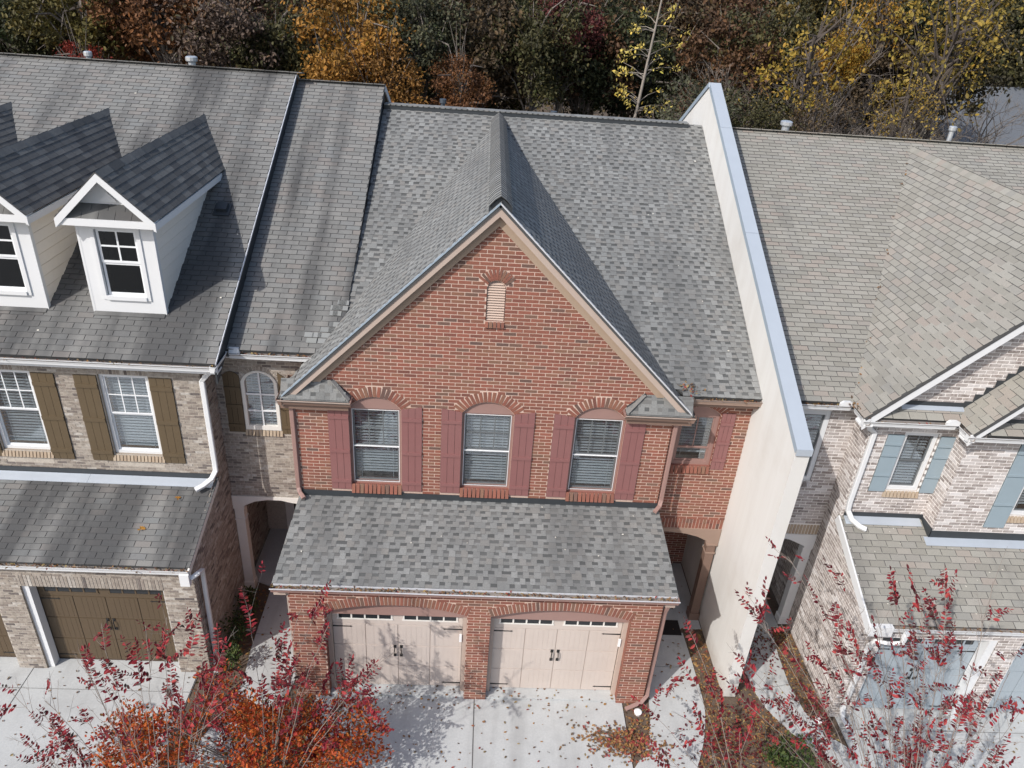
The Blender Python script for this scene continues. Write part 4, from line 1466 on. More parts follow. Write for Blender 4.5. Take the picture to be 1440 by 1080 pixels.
            t_, l_ = Vector((cx, 2.69, zap - .01)), Vector((cx + sg * .86, 2.69, ze + .045))
            mb.prism([t_, l_ + X1 * sg * .03 - UP * .025, l_ + X1 * sg * .03 - UP * .19, t_ - UP * .15], (0, .03, 0))
            sub('rake_board', mb, 'white_trim', d)
            mb = MB()
            mb.prism([t_ + Y1 * .03 - UP * .09, l_ + Y1 * .03 - UP * .09, l_ + Y1 * .03 - UP * .12, t_ + Y1 * .03 - UP * .12], (0, .26, 0))
            sub('soffit', mb, 'white_trim', d)
        for i in range(12):
            a = 2.70 + i * (yr_(zap) - 2.70) / 12
            for sg in (-1, 1):
                sub('ridge_cap', MB().obox((cx + sg * .05, a + .235, zap + .012 - .04), (.055, 0, -.055 * sg), (0, .25, .008), (0.004 * sg, 0, .006), 0, random.random() * .9 + .01), 'shingle_dormer', d)
        # cornice band, little pent roof and pediment panel behind it
        sub('cornice', MB().box(cx - .85, cx + .85, 2.715, 2.97, 9.02, 9.15), 'white_trim', d)
        sub('pediment', MB().prism([(cx - .72, 2.99, 9.15), (cx + .72, 2.99, 9.15), (cx, 2.99, 9.93)], (0, .03, 0)), 'white_trim', d)
        sub('pediment_block', MB().prism([(cx - .16, 2.95, 9.42), (cx + .0, 2.95, 9.60), (cx + .16, 2.95, 9.42)], (0, .045, 0)), 'white_trim', d)
        pf = MB()
        for row, (za, zb, ya, yb) in enumerate(((9.155, 9.26, 2.76, 2.87), (9.25, 9.355, 2.865, 2.975))):
            hw0 = .74 - row * .13
            nseg = 5 - row
            for i in range(nseg):
                u0, u1 = cx - hw0 + 2 * hw0 * i / nseg, cx - hw0 + 2 * hw0 * (i + 1) / nseg
                pf.obox(((u0 + u1) / 2, (ya + yb) / 2, (za + zb) / 2), ((u1 - u0) / 2 - .004, 0, 0), (0, (yb - ya) / 2 + .01, (zb - za) / 2 + .01), (0, -.005, .005), 0, random.random() * .9 + .02)
        sub('pent_shingles', pf, 'shingle_left', d, 'stuff')
        sub('flashing', MB().beam((x0 - .02, yf - .05, zr(yf) + .0), (x1 + .02, yf - .05, zr(yf) + .0), .10, .012, up=(0, -.46, .89)), 'shingle_left', d)
    # roof vents
    mb = MB().obox((-5.95, 5.58, zr(5.58) + .06), (.11, 0, 0), (0, .10, .05), (0, -.02, .055)).obox((-5.95, 5.56, zr(5.58) + .02), (.17, 0, 0), (0, .16, .083), (0, -.006, .012))
    part('roof_vent', mb, 'flash_dark', T)
    for x, y, zt_, r in ((-10.48, 10.25, 11.03, .10), (-8.02, 10.6, 11.03, .15)):
        part('vent_pipe', MB().tube([(x, y, 10.2), (x, y, zt_ - .13)], r * .62, 12).tube([(x, y, zt_ - .13), (x, y, zt_ - .10), (x, y, zt_ - .02), (x, y, zt_)], [r * .8, r, r, r * .8], 12), 'galvanized', T)
    P.finish()


build_left()


# ================================================================== GREY-WHITE BRICK TOWNHOUSE (right)
def build_right():
    P = Pieces()
    T = thing('grey_townhouse', 'whitewashed grey brick townhouse with blue grey shutters and a broad front gable roof', 'townhouse', (9, 5, 0))
    B = ('white_brick', 'white_brick')
    kw = dict(pitch=.245, course=.0762, joint=.016, jitter=.5)
    XR = 15.5
    xw = 7.60
    # --- garage front y = -.2
    yg = -.2
    zt = 2.42
    ops = [(8.03, 10.45), (10.95, 13.4)]
    ol = [(xw, 0)]
    for a, b in ops:
        ol += [(a, 0), (a, zt), (b, zt), (b, 0)]
    ol += [(XR, 0), (XR, 2.95), (xw, 2.95)]
    gw = wall_sheet(T, 'garage_wall', (0, yg, 0), X1, NF, ol, [], 'white_mortar', depth=.25)
    brick_wall(P, gw, (0, yg, 0), X1, NF, rect(xw, XR, 0, 2.95), [rect(a, b, -.1, zt) for a, b in ops], B, **kw)
    for a, b in ops:
        part('door_trim', MB().box(a, a + .06, yg + .04, yg + .22, 0, zt), 'white_trim', T)
        part('door_trim', MB().box(b - .16, b, yg + .02, yg + .22, 0, zt), 'white_trim', T)
        garage_door(T, a + .06, b - .16, yg + .22, .03, 2.36, 'door_blue', 'blue_dark', top_h=.42, wz=(2.06, 2.20), frame_light='door_blue')
    # --- left side wall, faces -x
    prof = [(yg, 0), (5.0, 0), (5.0, 2.82), (2.4, 2.82), (2.4, 6.3), (1.8, 6.3), (1.8, 3.86), (yg, 2.98)]
    sw = wall_sheet(T, 'side_wall', (xw - .003, 0, 0), Y1, -X1, prof, [], 'white_mortar')
    brick_wall(P, sw, (xw - .003, 0, 0), Y1, -X1, prof, [], B, **kw)
    # --- garage roof
    p0, p1 = Vector((0, -.36, 2.93)), Vector((0, 1.8, 3.86))
    s = (p1 - p0).normalized()
    L = (p1 - p0).length
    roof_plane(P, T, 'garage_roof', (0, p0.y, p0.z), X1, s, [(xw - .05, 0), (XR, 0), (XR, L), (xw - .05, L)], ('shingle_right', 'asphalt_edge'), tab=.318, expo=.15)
    gutter(T, (8.0, -.46, 2.92), (XR, -.46, 2.92), NF, litter=160)
    part('fascia_board', MB().box(8.0, XR, -.34, -.30, 2.74, 2.9), 'white_trim', T)
    part('soffit', MB().box(8.0, XR, -.30, yg, 2.76, 2.79), 'white_trim', T)
    part('rake_board', MB().beam((xw - .055, -.40, 2.84), (xw - .055, 1.8, 3.80), .035, .20), 'white_trim', T)
    part('eave_return', MB().box(xw - .06, 8.0, -.46, -.30, 2.72, 2.95), 'white_trim', T)
    # outlet with elbow and two downspouts
    downspout(T, [(8.25, -.50, 2.88), (8.22, -.52, 2.62), (8.05, -.42, 2.5), (7.86, -.30, 2.42), (7.80, -.255, 2.25), (7.80, -.255, .32), (7.82, -.34, .14), (7.88, -.52, .08)], X1, 'white_trim', a=.10, b=.075)
    # --- recess with window, y = 2.4
    yr = 2.4
    wx0, wx1, wz0, wz1 = 6.02, 7.05, 4.30, 6.06
    rw = wall_sheet(T, 'recess_wall', (0, yr, 0), X1, NF, rect(5.70, xw, 2.8, 6.4), [rect(wx0, wx1, wz0, wz1)], 'white_mortar', holedepth=.14)
    brick_wall(P, rw, (0, yr, 0), X1, NF, rect(5.70, xw, 3.10, 6.4), [rect(wx0, wx1, wz0 - .15, wz1)], B, **kw)
    row_bricks(P, rw, 5.72, xw - .01, yr - .012, 2.83, 3.09, ('sill_brick', 'sill_brick'), wid=.0762, depth=.03)
    row_bricks(P, rw, wx0, wx1, yr - .03, wz0 - .15, wz0 - .01, B, wid=.08, slope=.3)
    window(T, wx0, wx1, yr + .02, wz0, wz1, 'white_trim', 'sash_grey', cols=2, rows=2, fr=.10, split=.5)
    pts = [(5.70, 2.82), (5.70, 2.45), (5.9, 2.55), (6.3, 2.70), (6.65, 2.72), (7.0, 2.66), (7.37, 2.49), (7.40, 2.43), (xw, 2.43), (xw, 2.82)]
    part('entry_beam', MB().prism([(x, yr - .02, z) for x, z in pts], (0, .2, 0)), 'white_trim', T)
    c = part('column', MB().box(7.38, 7.58, yr, yr + .2, 0, 2.45), 'white_trim', T)
    sub('column_base', MB().box(7.36, 7.598, yr - .02, yr + .22, 0, .2), 'white_trim', c)
    sub('column_capital', MB().box(7.365, 7.597, yr - .015, yr + .215, 2.10, 2.13).box(7.36, 7.598, yr - .02, yr + .22, 2.39, 2.43), 'white_trim', c)
    pb = wall_sheet(T, 'porch_wall', (0, 4.8, 0), X1, NF, rect(5.69, xw, 0, 2.9), [], 'white_mortar')
    part('porch_ceiling', MB().box(5.7, xw, yr + .2, 4.8, 2.86, 2.9), 'white_trim', T)
    d = part('entry_door', MB().box(6.2, 7.1, 4.75, 4.79, 0, 2.1), 'door_entry', T)
    sub('door_frame', MB().box(6.1, 6.2, 4.73, 4.795, 0, 2.2).box(7.1, 7.2, 4.73, 4.795, 0, 2.2).box(6.2, 7.1, 4.73, 4.795, 2.1, 2.2), 'white_trim', d)
    # --- second floor y = 1.8, x 7.6 to 9.37 and the bay y = 1.4
    yw = 1.8
    wx0, wx1, wz0, wz1 = 8.33, 9.03, 4.58, 6.00
    uw = wall_sheet(T, 'upper_wall', (0, yw, 0), X1, NF, rect(xw, 9.40, 3.7, 6.4), [rect(wx0, wx1, wz0, wz1)], 'white_mortar', holedepth=.14)
    brick_wall(P, uw, (0, yw, 0), X1, NF, rect(xw, 9.40, 3.7, 6.4), [rect(wx0, wx1, wz0 - .15, wz1)], B, **kw)
    row_bricks(P, uw, wx0 - .02, wx1 + .05, yw - .03, wz0 - .16, wz0 - .01, ('sill_brick', 'sill_brick'), wid=.075, slope=.3)
    window(T, wx0, wx1, yw + .03, wz0, wz1, 'white_trim', 'sash_grey', cols=2, rows=2, fr=.075, split=.5)
    for x0, x1 in ((wx0 - .35, wx0 - .015), (wx1 + .04, wx1 + .35)):
        blue_shutter(T, x0, x1, yw - .012, 4.55, 5.95)
    yb = 1.4
    XB = 13.2
    bx = [(10.86, 11.85)]
    bw = wall_sheet(T, 'bay_wall', (0, yb, 0), X1, NF, [(9.37, 3.6), (XB, 3.6), (XB, 6.35), (11.28, 8.45), (9.37, 6.35)], [rect(a, b, 4.35, 6.2) for a, b in bx], 'white_mortar', holedepth=.14)
    brick_wall(P, bw, (0, yb, 0), X1, NF, [(9.37, 3.6), (XB, 3.6), (XB, 6.35), (11.28, 8.45), (9.37, 6.35)], [rect(a, b, 4.2, 6.2) for a, b in bx], B, **kw)
    sw2 = wall_sheet(T, 'bay_side', (9.367, 0, 0), Y1, -X1, rect(yb, yw, 3.6, 6.35), [], 'white_mortar')
    brick_wall(P, sw2, (9.367, 0, 0), Y1, -X1, rect(yb, yw, 3.6, 6.35), [], B, **kw)
    for a, b in bx:
        window(T, a, b, yb + .03, 4.35, 6.2, 'white_trim', 'sash_grey', cols=3, rows=2, fr=.075)
        row_bricks(P, bw, a - .02, b + .05, yb - .03, 4.19, 4.34, ('sill_brick', 'sill_brick'), wid=.075, slope=.3)
        blue_shutter(T, a - .44, a - .015, yb - .012, 4.03, 6.12)
        blue_shutter(T, b + .015, b + .44, yb - .012, 4.03, 6.12)
    # flashing at the foot
    part('flashing', MB().box(xw + .05, 9.36, yw - .03, yw - .006, 3.86, 3.98), 'flash_dark', T)
    part('flashing', MB().beam((xw + .05, yw - .11, 3.845), (9.30, yw - .11, 3.845), .20, .012, up=(0, -.4, .92)), 'flash_metal', T)
    part('flashing', MB().box(9.35, XB, yb - .03, yb - .006, 3.70, 3.88), 'flash_dark', T)
    part('flashing', MB().box(9.345, 9.366, yb - .03, yw - .03, 3.72, 3.94), 'flash_dark', T)
    part('flashing', MB().beam((9.25, yb - .11, 3.675), (XB, yb - .11, 3.675), .20, .012, up=(0, -.4, .92)), 'flash_metal', T)
    # --- roofs
    zr, y0, sl = 6.47, 2.06, .475
    p1 = Vector((0, 9.95, zr + (9.95 - y0) * sl))
    s = Vector((0, 1, sl)).normalized()
    L = (9.95 - y0) * math.hypot(1, sl)
    hyp = math.hypot(1, sl)
    # the big gable ridge (x = 11) meets the main roof where it reaches z = 10.08
    zg = 10.10
    sg_ = .955
    xg = 11.0
    xe = xg - (zg - 6.47) / sg_
    yv = lambda z: y0 + (z - zr) / sl
    bt = lambda z: (z - zr) / sl * hyp
    poly = [(5.69, 0), (xe + .15, 0), (xg - .02, bt(zg) - .12), (xg + .3, bt(zg) - .4), (XR, 5.3), (XR, L), (5.69, L)]
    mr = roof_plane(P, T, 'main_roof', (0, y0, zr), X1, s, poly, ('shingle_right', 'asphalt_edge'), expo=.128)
    for i in range(32):
        x = 5.72 + i * .305
        sub('ridge_cap', MB().obox((x + .155, 9.95, p1.z + .02 + (i % 2) * .002), (.16, 0, 0), (0, .13, -.02), (0, 0, .010), 0, random.random() * .9 + .01), 'shingle_right', mr)
    part('back_roof', MB().prism([(5.69, 9.97, p1.z), (XR, 9.97, p1.z), (XR, 18.0, p1.z - 4.0), (5.69, 18.0, p1.z - 4.0)], (0, 0, -.06)), 'shingle_right', T)
    part('back_wall', MB().box(5.69, XR, 17.4, 17.6, 0, 6.3), 'white_mortar', T)
    yf = 1.47
    e0 = Vector((xe, 0, 6.47))
    sv = Vector((1, 0, sg_)).normalized()
    Lg = (xg - xe) * math.hypot(1, sg_)
    poly = [(yf, 0), (yf, Lg)]
    for b in (Lg, Lg * .66, Lg * .33, 0):
        z = 6.47 + b * sv.z
        poly.append((yv(z) + .10, b))
    gr = roof_plane(P, T, 'gable_roof', e0, Y1, sv, poly, ('shingle_right', 'asphalt_edge'), tab=.34, expo=.15, seam=.0055)
    sv2 = Vector((-1, 0, sg_)).normalized()
    e1 = Vector((2 * xg - xe, 0, 6.47))
    roof_plane(P, T, 'gable_roof', e1, Y1, sv2, poly, ('shingle_right', 'asphalt_edge'), solo_ok=False)
    for i in range(40):
        a = yf + i * .205
        for q in (-1, 1):
            sub('ridge_cap', MB().obox((xg + q * .065, a + .12, zg + .012 - .055), (.072, 0, -.066 * q), (0, .13, .006), (.004 * q, 0, .006), 0, random.random() * .9 + .01), 'shingle_right', gr)
    # gable brick above, and rake
    gp = [(xe + .25, 6.3), (2 * xg - xe - .25, 6.3), (2 * xg - xe - .25, 6.45), (xg, zg - .12), (xe + .25, 6.5)]
    gb = wall_sheet(T, 'gable_wall', (0, yw, 0), X1, NF, gp, [], 'white_mortar')
    brick_wall(P, gb, (0, yw, 0), X1, NF, gp, [], B, **kw)
    for q in (-1, 1):
        t_, l_ = Vector((xg, yf + .01, zg - .02)), Vector((xg + q * (xg - xe - .02), yf + .01, zg - .02 - (xg - xe - .02) * sg_))
        part('rake_board', MB().prism([t_, l_, l_ - UP * .26, t_ - UP * .26], (0, .035, 0)), 'white_trim', T)
        part('soffit', MB().prism([t_ - UP * .2 + Y1 * .035, l_ - UP * .2 + Y1 * .035, l_ - UP * .23 + Y1 * .035, t_ - UP * .23 + Y1 * .035], (0, .29, 0)), 'white_trim', T)
    # pent strip at the foot of the gable, with flashing
    q0, q1 = Vector((0, 1.52, 6.47)), Vector((0, 1.80, 6.64))
    ss = (q1 - q0).normalized()
    roof_plane(P, T, 'pent_roof', q0, X1, ss, [(xe + .1, 0), (9.35, 0), (9.35, .33), (xe + .3, .33)], ('shingle_right', 'asphalt_edge'), expo=.17, tab=.34)
    part('flashing', MB().beam((8.0, 1.745, 6.635), (9.25, 1.745, 6.635), .14, .012, up=(0, -.52, .85)), 'flash_metal', T)
    part('flashing', MB().box(7.9, 9.25, 1.77, 1.795, 6.63, 6.74), 'flash_dark', T)
    # nested gable over the bay
    xb = 11.28
    ze, zb_ = 6.46, 8.72
    xe2 = 9.12
    s3 = (zb_ - ze) / (xb - xe2)
    sv3 = Vector((1, 0, s3)).normalized()
    L3 = math.hypot(xb - xe2, zb_ - ze)
    nr = roof_plane(P, T, 'nested_roof', (xe2, 0, ze), Y1, sv3, [(1.06, 0), (1.06, L3), (1.79, L3), (1.79, 0)], ('shingle_right', 'asphalt_edge'), tab=.34, expo=.15, seam=.0055)
    roof_plane(P, T, 'nested_roof', (2 * xb - xe2, 0, ze), Y1, Vector((-1, 0, s3)).normalized(), [(1.06, 0), (1.06, L3), (1.79, L3), (1.79, 0)], ('shingle_right', 'asphalt_edge'), solo_ok=False)
    for q in (-1, 1):
        t_, l_ = Vector((xb, 1.07, zb_ - .02)), Vector((xb + q * (xb - xe2 + .02), 1.07, ze - .04))
        part('rake_board', MB().prism([t_, l_, l_ - UP * .22, t_ - UP * .22], (0, .035, 0)), 'white_trim', T)
        part('soffit', MB().prism([t_ - UP * .17 + Y1 * .035, l_ - UP * .17 + Y1 * .035, l_ - UP * .2 + Y1 * .035, t_ - UP * .2 + Y1 * .035], (0, .29, 0)), 'white_trim', T)
    # stepped flashing where the nested roof meets the gable brick
    for i in range(14):
        x = xe2 + .12 + i * .155
        z = ze + (x - xe2) * s3
        part('step_flashing', MB().box(x, x + .15, 1.765, 1.785, z - .06, z + .20), 'flash_dark', T)
    pr = [(9.5, 6.47), (13.0, 6.47)]
    roof_plane(P, T, 'pent_roof', (0, 1.10, 6.44), X1, Vector((0, .30, .14)).normalized(), [(9.45, 0), (13.0, 0), (13.0, .33), (9.65, .33)], ('shingle_right', 'asphalt_edge'), expo=.17, tab=.34)
    part('flashing', MB().beam((9.75, 1.385, 6.60), (12.8, 1.385, 6.60), .03, .10), 'flash_dark', T)
    # --- gutters
    gutter(T, (5.70, 2.0, 6.42), (7.20, 2.0, 6.42), NF, litter=140)
    gutter(T, (7.21, 1.99, 6.42), (7.21, 1.45, 6.42), -X1, ends=False)
    gutter(T, (7.20, 1.44, 6.42), (9.05, 1.44, 6.42), NF, litter=20)
    gutter(T, (9.06, 1.43, 6.42), (9.06, 1.04, 6.42), -X1, ends=False)
    gutter(T, (9.05, 1.03, 6.42), (13.4, 1.03, 6.42), NF)
    for x, y in ((7.08, 2.0), (8.95, 1.44)):
        part('gutter_cap', MB().prism([(x - .14, y - .01, 6.42), (x + .12, y - .01, 6.42), (x + .12, y - .01, 6.50), (x + .05, y - .01, 6.53), (x - .08, y - .01, 6.53), (x - .14, y - .01, 6.48)], (0, .05, 0)), 'white_trim', T)
    part('soffit', MB().box(5.7, 7.5, 2.1, 2.4, 6.28, 6.31), 'white_trim', T)
    part('soffit', MB().box(7.3, 9.2, 1.55, 1.8, 6.28, 6.31), 'white_trim', T)
    part('soffit', MB().box(9.1, 13.3, 1.15, 1.4, 6.28, 6.31), 'white_trim', T)
    downspout(T, [(7.36, 1.50, 6.32), (7.44, 1.60, 6.18), (7.66, 1.745, 6.0), (7.66, 1.745, 4.25), (7.68, 1.735, 4.05), (7.76, 1.62, 3.90), (7.90, 1.50, 3.82), (8.02, 1.45, 3.79)], X1, 'white_trim', a=.10, b=.075)
    # vents by the ridge
    for x, y, zt_, r in ((7.75, 10.3, 10.44, .16), (12.32, 10.3, 10.58, .10)):
        part('vent_pipe', MB().tube([(x, y, 9.8), (x, y, zt_ - .13)], r * .62, 12).tube([(x, y, zt_ - .13), (x, y, zt_ - .10), (x, y, zt_ - .02), (x, y, zt_)], [r * .8, r, r, r * .8], 12), 'galvanized', T)
    P.finish()


def blue_shutter(T, x0, x1, y, z0, z1):
    sh = part('shutter', MB().box(x0, x1, y - .012, y + .01, z0, z1), 'blue_dark', T)
    h = z1 - z0
    rails = [(z0, z0 + .10), (z0 + h * .30, z0 + h * .30 + .05), (z0 + h * .66, z0 + h * .66 + .05), (z1 - .28, z1 - .23)]
    cuts = [z0] + [r for r in (z0 + h * .27, z0 + h * .62, z1 - .26)] + [z1]
    for a, b in zip(cuts[:-1], cuts[1:]):
        mb = MB().obox(((x0 + x1) / 2, y - .018, (a + b) / 2), ((x1 - x0) / 2, 0, 0), (0, .008, 0), (0, 0, (b - a) / 2 - .012))
        sub('shutter_panel', mb, 'blue_shutter', sh)
    for c in cuts[1:-1]:
        sub('batten', MB().box(x0 + .002, x1 - .002, y - .034, y - .011, c + .014, c + .07), 'blue_shutter', sh)


build_right()


# ================================================================== GROUND
def flat(name, poly, z, mat, thick=.0, kind='structure', parent=None):
    pts = [(x, y, z) for x, y in poly]
    mb = MB().prism(pts, (0, 0, -thick)) if thick else MB().sheet([pts])
    if parent:
        return part(name, mb, mat, parent)
    return solo(name, mb, mat, kind=kind)


def smooth(pts, n=6):
    """Catmull-Rom through pts"""
    P_ = [Vector((*p, 0)) for p in pts]
    out_ = []
    for i in range(len(P_) - 1):
        a, b, c, d = P_[max(i - 1, 0)], P_[i], P_[i + 1], P_[min(i + 2, len(P_) - 1)]
        for k in range(n):
            t = k / n
            q = .5 * ((2 * b) + (c - a) * t + (2 * a - 5 * b + 4 * c - d) * t * t + (3 * b - a - 3 * c + d) * t ** 3)
            out_.append((q.x, q.y))
    out_.append((P_[-1].x, P_[-1].y))
    return out_


mb = MB().sheet([[(-250, -60, -.06), (250, -60, -.06), (250, 700, -.06), (-250, 700, -.06)]])
solo('ground', mb, 'forest_floor', kind='structure')
flat('street', [(-60, -60), (60, -60), (60, -9), (-60, -9)], -.035, 'deck')
flat('mulch_bed', [(-16, -9), (16, -9), (16, 5), (-16, 5)], -.03, 'mulch')
slab_defs = {
    'driveway': [[(-3.32, -3.6), (-.012, -3.6), (-.012, .30), (-3.32, .30)], [(.012, -3.6), (3.16, -3.6), (3.16, .30), (.012, .30)],
                 [(-3.32, -9), (-.012, -9), (-.012, -3.62), (-3.32, -3.62)], [(.012, -9), (3.16, -9), (3.16, -3.62), (.012, -3.62)]],
}
for name, slabs in slab_defs.items():
    base = solo('driveway', MB().box(-3.31, 3.15, -8.99, .29, -.05, -.012), 'joint', kind='structure')
    for sl_ in slabs:
        part('slab', MB().prism([(x, y, .0) for x, y in sl_], (0, 0, -.03)), 'concrete', base)
base = solo('driveway', MB().box(-14, -5.9, -8.99, .6, -.05, -.012), 'joint', kind='structure')
for a, b in ((-13.9, -9.35), (-9.33, -5.92)):
    for c, d in ((-9, -3.8), (-3.78, -.02), (0.0, .75)):
        part('slab', MB().prism([(a, c, 0), (b, c, 0), (b, d, 0), (a, d, 0)], (0, 0, -.03)), 'concrete', base)
base = solo('driveway', MB().box(7.75, 14.9, -8.99, .05, -.05, -.012), 'joint', kind='structure')
for a, b in ((7.75, 10.69), (10.71, 14.9)):
    for c, d in ((-9, -3.8), (-3.78, -.50), (-.48, .05)):
        part('slab', MB().prism([(a, c, 0), (b, c, 0), (b, d, 0), (a, d, 0)], (0, 0, -.03)), 'concrete', base)
# walks
L_ = smooth([(4.12, 2.0), (3.98, 1.0), (3.78, .2), (3.68, -.5), (3.45, -1.1), (3.18, -1.5)])
R_ = smooth([(4.92, 2.0), (4.95, 1.0), (4.95, .1), (4.87, -.4), (4.62, -1.1), (4.15, -1.9), (3.18, -2.7)])
base = flat('footpath', L_[::-1][-1:] + [(3.62, 2.0), (3.62, 4.4), (5.40, 4.4), (5.40, 2.15), (4.92, 2.15)], .0, 'concrete', .03)
k = 7
cutL, cutR = L_[:k], R_[:k]
part('slab', MB().prism([(x, y, .004) for x, y in cutL + cutR[::-1]], (0, 0, -.04)), 'concrete', base)
a, b = [(x, y - .012) for x, y in L_[k - 1:]], [(x, y - .012) for x, y in R_[k - 1:]]
part('slab', MB().prism([(x, y, .003) for x, y in a + b[::-1]], (0, 0, -.04)), 'concrete', base)
for i, seg in enumerate(([(-5.05, 3.1), (-3.75, 3.1), (-3.75, 5.2), (-5.6, 5.2), (-5.6, 3.3)], [(-5.0, 1.6), (-3.78, 1.6), (-3.78, 3.08), (-5.03, 3.08)], smooth([(-4.9, .2), (-4.98, 1.0), (-5.0, 1.58)]) + [(-3.8, 1.58), (-3.85, .3), (-3.95, -.3)],
                         smooth([(-6.0, -2.4), (-5.4, -1.2), (-5.05, -.4), (-4.92, .18)]) + [(-3.97, -.32), (-4.1, -.9), (-4.6, -2.0), (-5.0, -3.0), (-5.9, -3.6)])):
    if i == 0:
        base2 = flat('footpath', seg, .0, 'concrete', .03)
    else:
        part('slab', MB().prism([(x, y, .001 * i) for x, y in seg], (0, 0, -.03)), 'concrete', base2)
sl_r = [(5.95, 2.3), (7.35, 2.3), (7.3, 4.8), (5.72, 4.8), (5.72, 2.6)]
base3 = flat('footpath', sl_r, .0, 'concrete', .03)
part('slab', MB().prism([(x, y, .002) for x, y in smooth([(6.0, 2.28), (6.10, 1.2), (6.18, .42)]) + [(7.02, .62), (7.05, 1.4), (7.15, 2.28)]], (0, 0, -.03)), 'concrete', base3)
part('slab', MB().prism([(x, y, .003) for x, y in smooth([(6.18, .40), (6.30, .0), (6.52, -.40), (6.95, -.95), (7.75, -1.7)]) + [(7.75, -.95), (7.4, -.65), (7.12, -.1), (7.02, .60)]], (0, 0, -.03)), 'concrete', base3)


# ================================================================== CRAPE MYRTLES IN FRONT
def bez(a, b, c, t):
    return a * (1 - t) ** 2 + b * 2 * t * (1 - t) + c * t * t


def rvec(s=1.0):
    return Vector((random.gauss(0, s), random.gauss(0, s), random.gauss(0, s)))


def spray(lf, p0, d, ln, size, dens=.048):
    """paired leaves along a shoot"""
    d = d.normalized()
    side = d.cross(UP)
    if side.length < .1:
        side = X1.copy()
    side.normalize()
    side = (side + rvec(.35)).normalized()
    k = 0
    t = 0.0
    while t < ln:
        for sg in (-1, 1):
            if random.random() < .90:
                dr = side * sg + d * .45 + rvec(.22) - UP * .12
                leaf(lf, p0 + d * t, dr, UP + rvec(.5), size * random.uniform(.7, 1.15) * (1 - .35 * t / ln), .52)
        t += dens * random.uniform(.8, 1.3)
    leaf(lf, p0 + d * ln, d, UP + rvec(.4), size * .7, .5)


def myrtle(label, base, targets, leafmat, leafy=.75, size=.125, group='crape myrtles in front of the houses', twigs=5, r0=.011, extra=0):
    base = Vector((*base, 0))
    T = thing('crape_myrtle', label, 'tree', base, group=group)
    lf = MB()
    tgs = [Vector(t) for t in targets]
    cen = sum(tgs, Vector()) / len(tgs)
    for _ in range(extra):
        a = random.choice(tgs)
        tgs.append(a + Vector((random.uniform(-.5, .5), random.uniform(-.6, .3), random.uniform(-1.0, -.1))))
    for tg in tgs:
        if tg.z < .3:
            tg.z = .3
        st = MB()
        b0 = base + Vector((random.uniform(-.12, .12), random.uniform(-.12, .12), 0))
        mid = b0 * .45 + tg * .55
        mid.z = tg.z * .78
        mid += Vector((random.uniform(-.12, .12), random.uniform(-.12, .12), 0))
        n = 12
        pts = [bez(b0, mid, tg, i / n) + (rvec(.012) if 0 < i < n else Vector()) for i in range(n + 1)]
        L = (tg - b0).length
        rad = [max(.0045, r0 * (1 - (i / n)) ** 1.0) for i in range(n + 1)]
        st.tube(pts, rad, 5)
        dend = (pts[-1] - pts[-3]).normalized()
        if random.random() < leafy:
            spray(lf, pts[-1] - dend * random.uniform(.25, .5), dend + rvec(.1), random.uniform(.35, .7), size)
        for k in range(twigs):
            t = random.uniform(.45, .97)
            i = min(n - 1, int(t * n))
            p = pts[i].lerp(pts[i + 1], t * n - i)
            d0 = (pts[i + 1] - pts[i]).normalized()
            dd = (d0 * .7 + rvec(.5) + UP * .25).normalized()
            ln = random.uniform(.25, .75)
            tip = p + dd * ln
            m_ = p + dd * ln * .5 + rvec(.02)
            st.tube([p, m_, tip], [rad[i] * .55 + .0015, .0032, .0018], 3, cap=False)
            if random.random() < leafy * .55:
                spray(lf, p + dd * ln * .35, dd + UP * .1, ln * .7, size * .9)
            for _ in range(2):
                q = p.lerp(tip, random.uniform(.4, .95))
                d2 = (dd + rvec(.6)).normalized()
                l2 = random.uniform(.08, .25)
                st.tube([q, q + d2 * l2], [.0022, .0012], 3, cap=False)
                if random.random() < leafy * .4:
                    spray(lf, q + d2 * l2 * .3, d2, l2 * .8 + .08, size * .75)
        part('stem', st, 'twig', T)
    if lf.v:
        part('leaves', lf, leafmat, T, 'stuff')
    return T


TA = [(-6.09, -1.89, 4.0), (-6.41, -2.12, 3.4), (-5.08, -1.81, 4.1), (-7.6, -1.9, 1.9), (-7.0, -1.6, 1.3), (-7.9, -2.0, 1.1), (-5.76, -1.79, 3.1), (-5.87, -2.51, 3.29), (-6.86, -2.58, 3.0), (-8.3, -1.51, 2.0), (-4.47, -2.26, 4.3), (-4.0, -2.3, 4.1), (-5.52, -1.31, 2.0), (-7.36, -1.99, 1.48), (-8.41, -1.51, 0.47), (-5.35, -1.98, 4.08), (-6.14, -1.77, 1.71), (-6.2, -2.4, 3.55), (-4.65, -1.77, 3.13), (-6.74, -1.47, 0.48), (-5.21, -1.92, 1.75)]
TB = [(-3.82, -1.64, 4.07), (-2.88, -1.73, 4.43), (-2.32, -2.52, 4.79), (-3.35, -1.61, 3.34), (-2.9, -1.83, 3.1), (-1.32, -2.21, 3.94), (-1.91, -2.56, 3.17), (-1.76, -1.47, 1.28), (-3.41, -1.99, 2.83), (-4.04, -1.67, 1.66), (-2.54, -1.46, 2.58), (-4.66, -1.67, 1.92), (-4.53, -1.4, 0.46), (-3.06, -2.09, 2.06), (-2.09, -1.56, 2.54), (-2.77, -2.02, 1.0)]
